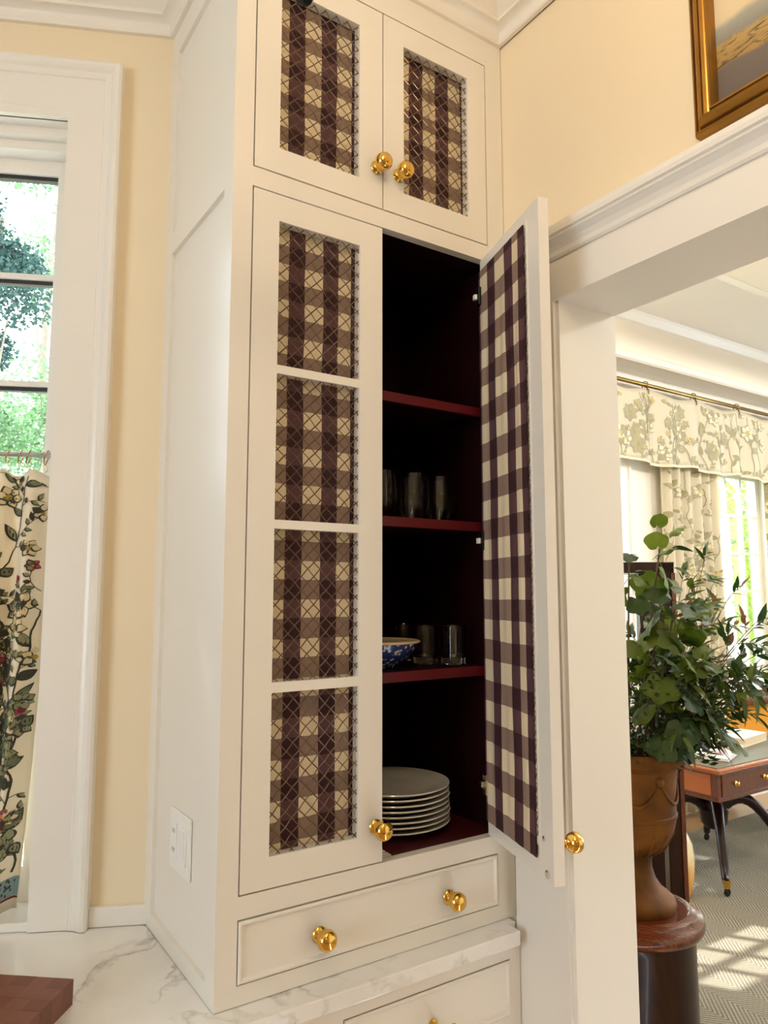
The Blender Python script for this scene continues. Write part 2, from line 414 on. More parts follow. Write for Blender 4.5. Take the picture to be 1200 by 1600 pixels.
b = MB(); b.box(XF, 9.2, 3.25, FY, 3.285, FC); struct('beam_1', b, beamc)
b = MB(); b.sweep([(XF, 3.25), (9.2, 3.25)], [(0, 3.33), (.012, 3.325), (.02, 3.315), (.02, 3.275), (.0, 3.265)]); b.box(XF, 9.2, 3.25, 3.262, 3.27, 3.29)
b.sweep([(XF, 3.25), (9.2, 3.25)], [(0, 3.55), (.015, 3.56), (.05, 3.60), (.06, FC)]); struct('trim_4', b, trimw)
b = MB(); b.box(XF, 9.2, 1.70, 2.14, 3.30, FC); struct('beam_2', b, beamc)
b = MB(); b.sweep([(9.2, 2.14), (XF, 2.14)], [(0, 3.34), (.02, 3.33), (.02, 3.299), (-.03, 3.299)]); b.sweep([(9.2, 2.14), (XF, 2.14)], [(0, 3.55), (.015, 3.56), (.05, 3.60), (.06, FC)]); struct('trim_5', b, trimw)
for wi, (a, c, z0, z1) in enumerate(WIN):
    b = MB()
    b.frame((0, FY, 0), (1,0,0), (0,0,1), (0,-1,0), a-.10, c+.10, z0-.1, z1+.1, [(0,0), (0,.03), (.02,.03), (.03,.018), (.102,.018), (.102,-.165)])
    wo = struct('window_%d' % (wi+2), b, trimw)
    fr = .055
    nx = max(1, round((c-a-2*fr)/.225)); nz = max(1, round((z1-z0-2*fr)/.32)); bar = .011
    X = [a+.003]; Z = [z0+.003]
    for i in range(nx): X += [a+fr+(c-a-2*fr)*i/nx+(bar if i else 0), a+fr+(c-a-2*fr)*(i+1)/nx-(bar if i < nx-1 else 0)]
    for i in range(nz): Z += [z0+fr+(z1-z0-2*fr)*i/nz+(bar if i else 0), z0+fr+(z1-z0-2*fr)*(i+1)/nz-(bar if i < nz-1 else 0)]
    X.append(c-.003); Z.append(z1-.003)
    hs = {(2*i+1, 2*k+1) for i in range(nx) for k in range(nz)}
    b = MB(); b.plate(X, Z, hs, FY+.06, FY+.10); b.build('sash', trimw, wo)
    for i, k in sorted(hs):
        b = MB(); b.box(X[i], X[i+1], FY+.078, FY+.082, Z[k], Z[k+1]); b.build('pane', pane_m, wo)
b = MB(); b.box(XF, 9.2, FY-.018, FY, -.012, .14); struct('baseboard_far', b, trimw)
b = MB(); b.box(2.2, 9.0, -2.2, 3.20, -.012, 0.0); ro = b.build('rug', rug); tag(ro, 'flat woven herringbone rug in grey and straw under the mahogany table', 'rug')

def portal(name, loc, direction, sx, sz):
    d = bpy.data.lights.new(name, 'AREA'); d.shape = 'RECTANGLE'; d.size = sx; d.size_y = sz; d.cycles.is_portal = True
    o = bpy.data.objects.new(name, d); C.objects.link(o); o.location = loc
    o.rotation_euler = Vector(direction).to_track_quat('-Z', 'Z').to_euler()
portal('kitchen_window_light', WP((WS0+WS1)/2, .17, (WZ0+WZ1)/2), -NO, WS1-WS0, WZ1-WZ0)
for i, (a, c, z0, z1) in enumerate(WIN): portal('far_window_light', ((a+c)/2, FY+.17, (z0+z1)/2), (0,-1,0), c-a, z1-z0)
portal('side_window_light', (-2.77, .2, 1.75), (1,0,0), 1.4, 1.7)
portal('far_fill_portal', (9.37, .65, 1.5), (-1,0,0), 2.3, 2.4)

# unseen side windows; the far-room one is added to bring in daylight
def side_window(name, x, x2, y0, y1, z0, z1):
    wb = MB(); t = (x+x2)/2
    wb.mat = Matrix(((0, 1, 0, 0), (1, 0, 0, 0), (0, 0, 1, 0), (0, 0, 0, 1)))
    ym = (y0+y1)/2; zm = (z0+z1)/2
    wb.plate([y0, y0+.06, ym-.02, ym+.02, y1-.06, y1], [z0, z0+.06, zm-.02, zm+.02, z1-.06, z1], {(1,1), (3,1), (1,3), (3,3)}, t-.02, t+.02)
    wo = struct(name, wb, trimw)
    for p, q in ((y0+.06, ym-.02), (ym+.02, y1-.06)):
        for r_, u_ in ((z0+.06, zm-.02), (zm+.02, z1-.06)):
            g = MB(); g.box(t-.002, t+.002, p, q, r_, u_); g.build('pane', pane_m, wo)
side_window('window_6', -2.68, -2.68, -.5, .9, .9, 2.6)
side_window('window_7', 9.28, 9.28, -.5, 1.8, .3, 2.7)

# ------------------------------------------------------------------ kitchen ceiling lamps (behind the camera)
def ceiling_lamp(x, y, label, watt, drop=.30):
    t = thing('ceiling_lamp', label, 'lamp', (x, y, CT), group='kitchen ceiling lamps')
    b = MB(); b.lathe([(.02, 0), (.13, 0), (.13, -.015), (.11, -.03), (.02, -.034)]); b.build('canopy', brass, t, smooth='auto')
    b = MB(); b.lathe([(.012, -.03), (.012, -.12), (.05, -.125), (.05, -.15)], 16); b.build('stem', brass, t, smooth='auto')
    d = bpy.data.lights.new('point_light', 'POINT'); d.energy = LAMP*watt; d.color = (1.0, .76, .49); d.shadow_soft_size = .10
    o = bpy.data.objects.new('point_light', d); C.objects.link(o); o.parent = t; o.location = (0, 0, -drop)
for x, y, n, w_, dr in ((.60, .52, 'nearest the cupboard', 9, .20), (.12, .05, 'in the middle of the kitchen', 19, .3), (-.6, -2.4, 'furthest from the cupboard', 11, .3)):
    ceiling_lamp(x, y, 'round brass ceiling lamp '+n, w_, dr)

def fill_lamp(x, y, label, watt):  # unseen lights added to brighten the far room and its ceiling
    t = thing('room_fill_lamp', label, 'lamp', (x, y, FC), group='far room fill lights')
    b = MB(); b.lathe([(.02, 0), (.16, 0), (.16, -.02), (.13, -.03), (.02, -.034)]); b.build('canopy', brass, t, smooth='auto')
    d = bpy.data.lights.new('point_light', 'POINT'); d.energy = ROOM_FILL*watt; d.color = (1.0, .93, .84); d.shadow_soft_size = .15
    o = bpy.data.objects.new('point_light', d); C.objects.link(o); o.parent = t; o.location = (0, 0, -.45)
for x, y, n, w_ in ((3.4, .4, 'near the opening', .8), (5.6, .6, 'in the middle of the room', .9), (7.6, .4, 'at the far side of the room', .9), (2.3, 2.65, 'in the bay by the window wall', .4)):
    fill_lamp(x, y, 'added unseen fill light on the ceiling '+n, w_)

# ------------------------------------------------------------------ china cabinet
YF, YB = 1.266, 1.684
cab = thing('china_cabinet', 'tall cream built-in cupboard with brass knobs, gingham-lined doors and one door open', 'cabinet')
b = MB()
b.plate([.491, .531, 1.137, 1.188], [.912, .944, 1.053, 1.091, 2.411, 2.450, 2.919, CB+.09], {(1,1), (1,3), (1,5)}, YF, YF+.022)
b.build('face_frame', white, cab)
# side panel: frame with two recessed fields
b = MB(); b.mat = Matrix(((0, 1, 0, .491), (1, 0, 0, 0), (0, 0, 1, 0), (0, 0, 0, 1)))
b.plate([YF+.022, 1.312, 1.642, 1.695], [.912, .944, 2.411, 2.462, 2.922, CB+.09], {(1,1), (1,3)}, 0, .016); b.build('side_frame', white, cab)
sp = []
for z0, z1 in ((.944, 2.411), (2.462, 2.922)):
    b = MB(); b.box(.500, .507, 1.312, 1.642, z0, z1); sp.append(b.build('side_panel', white, cab))
# interior, its shade painted in as a near-black red
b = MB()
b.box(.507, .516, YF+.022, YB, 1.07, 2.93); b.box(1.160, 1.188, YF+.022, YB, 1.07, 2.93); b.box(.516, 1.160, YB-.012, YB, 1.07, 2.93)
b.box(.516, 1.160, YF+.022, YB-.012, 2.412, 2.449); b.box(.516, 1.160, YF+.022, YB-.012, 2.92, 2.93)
b.build('interior', red_shaded, cab)
b = MB(); b.box(.516, 1.160, YF+.022, YB-.012, 1.071, 1.089); b.build('cabinet_bottom', plain('oxblood_bottom', (.05, .001, .003, 1), .5, var=.08), cab)  # same red again, brighter than the shaded walls
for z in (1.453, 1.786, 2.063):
    b = MB(); b.box(.517, 1.159, 1.318, YB-.013, z-.021, z); sh_ = b.build('shelf', red_shaded, cab)
    b = MB(); b.box(.517, 1.159, 1.311, 1.318, z-.0215, z+.0005); b.build('lit_edge_strip', red_lit_edge, sh_, bevel=.0015)  # strip added to carry the lit red along each shelf front
b = MB()
for i in range(34):
    z = 1.15+i*.036
    b.lathe([(.0001, 0), (.0028, 0), (.0028, .0012), (.0001, .0012)], 8, Matrix.Translation((1.1600, 1.305, z)) @ Matrix.Rotation(-PI/2, 4, 'Y'))
o = b.build('shelf_pin_sleeve', dull_brass, cab); o['kind'] = 'stuff'

KNOB = [(.0001, 0), (.0125, 0), (.0130, .002), (.0115, .0045), (.0078, .007), (.0068, .011), (.0078, .0135), (.0125, .016), (.0152, .0205), (.0165, .026), (.0158, .032), (.013, .0365), (.0085, .0395), (.0001, .0405)]
def knob(x, z, parent, M=None, y=YF):
    b = MB()
    if M is not None: b.mat = M
    b.lathe([(r_*1.17 if r_ > .001 else r_, h_*1.1) for r_, h_ in KNOB], 28, Matrix.Translation((x, y, z)) @ Matrix.Rotation(PI/2, 4, 'X')); return b.build('knob', brass, parent, smooth='auto')

def grille(x0, x1, z0, z1, parent, M=None):
    """crimped brass wires woven on the diagonal"""
    b = MB(); step = .0271
    if M is not None: b.mat = M
    y = YF+.0065; R_ = .0012
    for fam in (0, 1):
        k0, k1 = int(math.floor(((z0-x1) if fam == 0 else (z0+x0))/step))-1, int(math.ceil(((z1-x0) if fam == 0 else (z1+x1))/step))+1
        for k in range(k0, k1+1):
            c = k*step                      # fam 0: z = x + c ; fam 1: z = -x + c
            if fam == 0: xa, xb = max(x0, z0-c), min(x1, z1-c)
            else: xa, xb = max(x0, c-z1), min(x1, c-z0)
            if xb-xa < .004: continue
            # crossings with the other family lie every step/2 in x
            g0 = math.ceil(((xa)-( .5*(-c) if fam == 0 else .5*c))/(step/2)); base = (-.5*c if fam == 0 else .5*c)
            pts = [(xa, 0)]; i = g0
            while base+i*step/2 < xb:
                x = base+i*step/2
                if x > xa+1e-5: pts.append((x, (1 if (i+k*fam+(k if fam == 0 else 0)) % 2 else -1)*(1 if fam == 0 else -1)))
                i += 1
            pts.append((xb, 0))
            P = [(x, y+sgn*.0017, (x+c) if fam == 0 else (c-x)) for x, sgn in pts]
            b.tube(P, R_, 4, cap=False)
    return b.build('wire_grille', wire_m, parent)

def lining(x0, x1, z0, z1, mat, parent, M=None, uvf=None, y=YF+.0235, nx=56):
    """cotton panel gathered in shallow pleats on the back of a door; UV in metres"""
    b = MB(); nz = 26; th = .0016
    if M is not None: b.mat = M
    def pt(i, k, o):
        u = i/nx; x = x0+(x1-x0)*u; z = z0+(z1-z0)*k/nz
        e = min(1, min(u, 1-u)*14)*min(1, .35+min(k, nz-k)*.3)
        d = (.0018*math.sin(x*165+1.3*math.sin(z*3))+.0012*math.sin(x*71+z*2))*e*(.6+.4*math.sin(k*.7))+.002
        return (x, y+d+o, z)
    vs = []; fs = []; uv = []
    for o in (0, th):
        bs = len(vs)
        for k in range(nz+1):
            for i in range(nx+1): vs.append(pt(i, k, o))
        for k in range(nz):
            for i in range(nx):
                q = [bs+k*(nx+1)+i, bs+k*(nx+1)+i+1, bs+(k+1)*(nx+1)+i+1, bs+(k+1)*(nx+1)+i]
                if o: q = q[::-1]
                fs.append(q); uv.append([(uvf(vs[p][0]) if uvf else vs[p][0], vs[p][2]) for p in q])
    b.add(vs, fs, uv); return b.build('fabric_panel', mat, parent, smooth=True)

def cabinet_door(xs, zs, holes, fabric, fab_rect, knob_xz, hinge_x, M=None, uvf=None):
    b = MB()
    if M is not None: b.mat = M
    b.plate(xs, zs, holes, YF, YF+.022)
    d = b.build('door', white, cab)
    for i, k in sorted(holes): grille(xs[i], xs[i+1], zs[k], zs[k+1], d, M)
    lining(*fab_rect, fabric, d, M, uvf); knob(*knob_xz, d, M)
    return d
PZ = .0748
g_low = gingham('gingham_lower', .0782, .6238, .0365, PZ, 2.2065, .039)
g_upl = gingham('gingham_upper', .0762, .6167, .0385, .0742, 2.6886, .0345)
g_upr = gingham('gingham_upper_right', .0762, .9240, .0385, .0742, 2.6986, .0345)
g_opn = gingham('gingham_open_door', .094, .0, .042, .088, 1.832, .044)
lz = [1.094, 1.148, 1.437, 1.456, 1.742, 1.759, 2.044, 2.061, 2.354, 2.408]
cabinet_door([.534, .589, .777, .8330], lz, {(1,1), (1,3), (1,5), (1,7)}, g_low, (.537, .779, 1.126, 2.376), (.817, 1.162), .533, None, lambda x: x+.012 if x > .7695 else x)
uz = [2.4535, 2.507, 2.861, 2.916]
cabinet_door([.534, .587, .774, .8330], uz, {(1,1)}, g_upl, (.537, .776, 2.478, 2.885), (.818, 2.543), .533)
cabinet_door([.8362, .891, 1.0785, 1.134], uz, {(1,1)}, g_upr, (.886, 1.1, 2.478, 2.885), (.876, 2.543), 1.135)
# the open door, hinged on the right and swung out about 71 degrees
HX = 1.137; MO = Matrix.Translation((HX, YF, 0)) @ Matrix.Rotation(math.radians(71.5), 4, 'Z') @ Matrix.Translation((-HX, -YF, 0))
g_opn = gingham('gingham_open_door', .0935, HX-.0965, .0415, .0885, 1.8285, .044)
def open_uv(x):
    s = HX-x
    if s > .191: s = .191+(s-.191)*(.0515/.026) if s < .217 else s+.0255
    elif s < .022: s = s-.0105 if s < .012 else s-.0105*(.022-s)/.010
    return HX-s
do = cabinet_door([HX-.302, HX-.246, HX-.058, HX-.002], lz, {(1,1), (1,3), (1,5), (1,7)}, g_opn, (HX-.244, HX-.004, 1.126, 2.378), (HX-.286, 1.162), HX, MO, open_uv)
for z, c in ((2.316, nylon), (1.739, nylon), (1.203, chrome)):
    b = MB(); b.mat = MO; b.box(HX-.020, HX-.001, YF+.022, YF+.034, z-.022, z+.022); b.build('hinge_cup', black_iron if c is nylon else chrome, do, bevel=.002)
    b = MB(); b.mat = MO; b.box(HX-.010, HX+.001, YF+.034, YF+.040, z-.006, z+.006); b.build('hinge_cap', c, do)
b = MB(); b.mat = MO; b.lathe([(.0001, 0), (.005, 0), (.0045, .002), (.0001, .003)], 14, Matrix.Translation((HX-.267, YF+.022, 1.168)) @ Matrix.Rotation(-PI/2, 4, 'X')); b.build('screw', chrome, do)
b = MB(); b.mat = MO; b.lathe([(.0001, 0), (.008, 0), (.008, .003), (.005, .004), (.0001, .004)], 18, Matrix.Translation((HX-.279, YF+.022, 1.108)) @ Matrix.Rotation(-PI/2, 4, 'X')); b.build('catch_plate', chrome, do)
# thin wooden beads hiding the edges of the lining
b = MB(); b.mat = MO; b.box(HX-.252, HX-.246, YF+.022, YF+.0235, 1.12, 2.384); b.build('lining_bead', white, do)

# hutch drawer with beaded edge
BEAD = [(0, -.001), (0, .003), (.002, .0052), (.005, .0052), (.007, .003), (.0085, .0), (.009, -.001)]
def drawer(x0, x1, z0, z1, y, parent, knobs, tk=False):
    b = MB(); b.box(x0, x1, y, y+.02, z0, z1)
    b.frame((0, y, 0), (1,0,0), (0,0,1), (0,-1,0), x0, x1, z0, z1, BEAD)
    d = b.build('drawer', white, parent)
    for x in knobs:
        if not tk: knob(x, (z0+z1)/2-.008, d, None, y)
        else:
            k = MB(); A = Matrix.Translation((x, y, tk)) @ Matrix.Rotation(PI/2, 4, 'X')
            k.lathe([(.0001, 0), (.010, 0), (.010, .003), (.006, .006), (.0055, .028), (.0001, .028)], 18, A)
            k.lathe([(.0001, -.03), (.007, -.03), (.008, -.026), (.0065, -.022), (.0075, -.018), (.006, -.014), (.006, .014), (.0075, .018), (.0065, .022), (.008, .026), (.007, .03), (.0001, .03)], 16,
                    Matrix.Translation((x, y-.034, tk)) @ Matrix.Rotation(PI/2, 4, 'Y'))
            k.build('handle', brass, d, smooth='auto')
    return d
drawer(.533, 1.134, .947, 1.050, YF+.001, cab, (.694, 1.0))

# ------------------------------------------------------------------ worktop, base cabinet
b = MB()
ct = [(1.169, 1.247), (1.147, 1.247), (1.147, 1.209), (-1.6, 1.209), (-1.6, 2.660), (.487, 1.6855), (1.169, 1.6855)]
n = len(ct)
b.add([(x, y, .880) for x, y in ct]+[(x, y, .9105) for x, y in ct], [tuple(range(n)), tuple(range(2*n-1, n-1, -1))]+[(i, n+i, n+(i+1) % n, (i+1) % n) for i in range(n)])
o = b.build('countertop', marble, bevel=.003); tag(o, 'white marble worktop with grey veins under the cupboard and window', 'countertop')
bc = thing('base_cabinet', 'cream painted base cupboard under the marble worktop with a brass bar handle', 'cabinet')
b = MB(); b.plate([-1.6, .728, 1.138, 1.168], [.10, .40, .70, .733, .846, .879], {(1,1), (1,3)}, 1.235, 1.257); b.box(-1.6, 1.168, 1.27, 1.62, .10, .879); b.build('face_frame', white, bc)
b = MB(); b.box(-1.6, 1.168, 1.29, 1.31, 0, .10); b.build('toe_kick', white, bc)
drawer(.730, 1.136, .735, .844, 1.236, bc, (.933,), .778)
drawer(.730, 1.136, .402, .698, 1.236, bc, (.933,), .55)

# ------------------------------------------------------------------ switch plate on the cabinet side, chopping board
sw = thing('switch_plate', 'white two-gang wall plate with a socket and a rocker on the cabinet side', 'switch', (.4995, 1.476, 1.132))
b = MB(); b.box(-.006, 0, -.058, .058, -.057, .057); b.build('plate', nylon, sw, bevel=.002)
b = MB(); b.box(-.0085, -.006, -.044, -.012, -.034, .034); b.build('rocker_surround', nylon, sw, bevel=.001)
b = MB(); b.add([(-.0085,-.040,-.030),(-.0085,-.016,-.030),(-.0125,-.016,.030),(-.0125,-.040,.030),(-.006,-.040,-.030),(-.006,-.016,-.030),(-.006,-.016,.030),(-.006,-.040,.030)],
            [(0,3,2,1),(4,5,6,7),(0,1,5,4),(1,2,6,5),(2,3,7,6),(3,0,4,7)]); b.build('rocker', nylon, sw)
b = MB(); b.box(-.0085, -.006, .012, .044, -.034, .034); so = b.build('socket', nylon, sw, bevel=.001)
for z in (-.018, .018):
    for yy in (.022, .032):
        b = MB(); b.box(-.0088, -.0084, yy, yy+.002, z-.004, z+.004); b.build('socket_slot', dark, so)
for yy in (-.028, .028):
    for z in (-.047, .047):
        b = MB(); b.lathe([(.0001, 0), (.003, 0), (.0001, .001)], 8, Matrix.Translation((-.006, yy, z)) @ Matrix.Rotation(-PI/2, 4, 'Y')); b.build('screw', nylon, sw)

cbx = thing('cutting_board', 'thick end-grain walnut chopping board lying on the marble worktop', 'chopping board', (.299, 1.432, .9105), math.radians(-40))
# local: corner at the origin, board runs to -x and, for its right edge, towards the viewer (-y)
nbx, nby, s_ = 9, 8, .034
mesh_cache = {}
for i in range(nbx):
    for j in range(nby):
        key = (i*7+j*3+(i*j) % 4) % 4
        if key not in mesh_cache:
            b = MB(); e = .0001; b.box(-s_/2+e, s_/2-e, -s_/2+e, s_/2-e, 0, .042)
            mesh_cache[key] = b.build('wood_block', [walnut, walnut2][key % 2], cbx).data
            ob = C.objects[-1] if False else bpy.data.objects[[o.name for o in cbx.children][-1]]
        else:
            ob = bpy.data.objects.new('wood_block', mesh_cache[key]); C.objects.link(ob); ob.parent = cbx
        ob.location = (-s_*(i+.5), -s_*(j+.5), rnd.uniform(-.0002, .0002))

# ------------------------------------------------------------------ things in the cabinet
def lathe_thing(name, label, cat, loc, parts, group=None):
    t = thing(name, label, cat, loc, 0, group)
    for pn, prof, m, n in parts:
        b = MB(); b.lathe(prof, n); b.build(pn, m, t, smooth='auto')
    return t
plate_prof = [(.0001, .004), (.074, .004), (.078, 0), (.081, .001), (.084, .005), (.105, .011), (.131, .0175), (.1335, .0195), (.1325, .0212), (.128, .0205), (.104, .0145), (.088, .0095), (.082, .0075), (.0001, .0075)]
b = MB(); b.lathe(plate_prof, 64); pl = b.build('dinner_plate', china, smooth='auto')
tag(pl, 'white dinner plate at the bottom of the stack in the cupboard', 'plate', 'stacked dinner plates')
pl.location = (.985, 1.455, 1.0892)
ordn = ['second from the bottom', 'third from the bottom', 'fourth from the bottom', 'fourth from the top', 'third from the top', 'second from the top']
for i in range(1, 8):
    q = pl.copy(); C.objects.link(q); q.location = (.985+rnd.uniform(-.0015, .0015), 1.455+rnd.uniform(-.0015, .0015), 1.0892+i*.0114)
    q['label'] = 'white dinner plate on top of the stack in the cupboard' if i == 7 else 'white dinner plate in the cupboard stack, '+ordn[i-1]

gob = [(.0001, 0), (.022, 0), (.024, .002), (.034, .022), (.0405, .05), (.0405, .075), (.0375, .105), (.0355, .119), (.0345, .119), (.0365, .105), (.0393, .075), (.0393, .05), (.033, .024), (.02, .005), (.0001, .005)]
gb = MB(); gb.lathe(gob, 40); g0 = gb.build('stemless_glass', clear, smooth='auto'); g0.location = (1.025, 1.425, 1.7862)
tag(g0, 'round stemless wine glass in the middle of the upper glass shelf', 'glass', 'stemless glasses on the upper shelf')
for x, y, lb in ((1.112, 1.43, 'round stemless wine glass at the hinge end of the upper glass shelf'), (.935, 1.43, 'round stemless wine glass half behind the closed door on the upper glass shelf')):
    q = g0.copy(); C.objects.link(q); q.location = (x, y, 1.7862); q['label'] = lb
tum = [(.0001, 0), (.026, 0), (.028, .002), (.0285, .02), (.029, .090), (.0283, .091), (.0276, .090), (.0268, .024), (.024, .018), (.0001, .017)]
tb = MB(); tb.lathe(tum, 36); t0 = tb.build('tumbler', clear, smooth='auto'); t0.location = (1.098, 1.365, 1.4532)
tag(t0, 'thick-bottomed glass tumbler nearest the open door', 'glass', 'tumblers on the third shelf')
for x, y, lb in ((1.050, 1.41, 'glass tumbler behind and beside the nearest tumbler'), (1.065, 1.52, 'glass tumbler behind the rim of the blue bowl'), (.985, 1.565, 'glass tumbler furthest in, half hidden by the closed door')):
    q = t0.copy(); C.objects.link(q); q.location = (x, y, 1.4532); q['label'] = lb

def navy_m():
    t = NT('blue_and_white_glaze'); v = t.coord('Object', (1,1,1)); vo = t.n('TexVoronoi'); vo.inputs['Scale'].default_value = 90; t.l(v, vo.inputs['Vector'])
    t.l(t.ramp(vo.outputs['Distance'], [(.25, srgb('#D9DCE6')), (.42, srgb('#2E3F7A'))]), t.b.inputs['Base Color']); t.b.inputs['Roughness'].default_value = .15; return t.m
navy = navy_m()
bw = thing('serving_bowl', 'wide blue patterned bowl with a pale rim on the third shelf', 'bowl', (.915, 1.42, 1.4532))
b = MB(); b.lathe([(.0001, .003), (.04, .003), (.042, 0), (.046, 0), (.05, .006), (.075, .022), (.094, .046), (.1, .058), (.096, .058), (.088, .045), (.07, .026), (.045, .012), (.0001, .010)], 48); b.build('body', navy, bw, smooth='auto')
b = MB(); b.lathe([(.0955, .0575), (.0985, .0555), (.1025, .0575), (.1025, .0605), (.099, .062), (.0955, .060)], 48); b.build('rim', plain('rim_glaze', '#D8C4A0', .2), bw, smooth='auto')
b = MB()
for i in range(4): b.box(.80+i*.002, .872-i*.006, 1.2905+i*.002, 1.36-i*.004, 1.0895+i*.004, 1.0928+i*.004)
o = b.build('folded_napkin', plain('white_cotton', '#CFC9BC', .9, var=.15, vscale=80), bevel=.001); tag(o, 'folded white napkin on the cupboard floor by the closed door', 'napkin')

# ------------------------------------------------------------------ gilt picture on the right wall
pf = thing('framed_painting', 'oil landscape in a wide gilt frame hanging above the opening', 'picture', (XW, .2, 2.45))
b = MB(); b.mat = off((XW, .2, 2.45))
gilt = plain('gilt', (.36, .185, .04, 1), .34, .85, var=.35, vscale=12)
b.frame((XW, 0, 0), (0,1,0), (0,0,1), (-1,0,0), -.20, .737, 2.450, 3.0, [(0, 0), (0, .014), (.002, .020), (.006, .022), (.0075, .016), (.010, .016), (.018, .034), (.022, .037), (.025, .033), (.0255, .028), (.030, .024), (.034, .022), (.0345, .026), (.038, .026), (.041, .018), (.043, .004)])
b.build('frame', gilt, pf)
def canvas_m():
    t = NT('landscape_in_oils'); v = t.coord('Object'); sp = t.n('SeparateXYZ'); t.l(v, sp.inputs[0])
    nz = t.noise(9, 4, v); st = t.noise(1, 5, t.coord('Object', (1, 16, 90)), .6, 2)
    z = t.math('ADD', sp.outputs[2], t.math('MULTIPLY', t.math('SUBTRACT', nz, .5), .03))
    base = t.ramp(z, [(.0, srgb('#5E544C')), (.109, srgb('#6A6058')), (.113, srgb('#A08046')), (.158, srgb('#AE9058')), (.163, srgb('#84837A')), (.188, srgb('#9C9A8E')), (.20, srgb('#D6C4A0')), (.50, srgb('#DCCBAA'))])
    gate = t.math('MULTIPLY', t.math('GREATER_THAN', z, .112), t.math('LESS_THAN', z, .162))
    t.l(t.mix(t.math('MULTIPLY', gate, t.ramp(st, [(.5, (0,0,0,1)), (.62, (1,1,1,1))])), base, srgb('#5A4A2A')), t.b.inputs['Base Color'])
    t.b.inputs['Roughness'].default_value = .5; t.bump(st, .2, .001); return t.m
b = MB(); b.mat = off((XW, .2, 2.45)); b.box(XW-.006, XW-.001, -.16, .70, 2.488, 2.96); b.build('canvas', canvas_m(), pf)

# black iron lantern over the worktop: only the ball under it dips into the frame
lt = thing('lantern', 'black iron hanging lantern whose ball finial dips in at the top', 'lamp', (.3844, .7648, CT))
zb = 2.362-CT
b = MB(); b.lathe([(.0001, zb), (.010, zb+.003), (.0145, zb+.012), (.012, zb+.022), (.006, zb+.028), (.006, zb+.05), (.06, zb+.06), (.06, zb+.068), (.0001, zb+.068)], 20); b.build('finial', black_iron, lt, smooth='auto')
b = MB(); b.lathe([(.0001, 0), (.05, 0), (.05, -.012), (.012, -.03), (.0001, -.03)], 20); b.build('canopy', black_iron, lt, smooth='auto')
b = MB(); b.tube([(0,0,-.03), (0,0,zb+.36)], .005); b.build('rod', black_iron, lt)
b = MB()
for q in range(6): a = q*PI/3; b.tube([(.055*math.cos(a), .055*math.sin(a), zb+.06), (.075*math.cos(a), .075*math.sin(a), zb+.28), (.006*math.cos(a), .006*math.sin(a), zb+.36)], .004, 6)
b.build('cage', black_iron, lt)

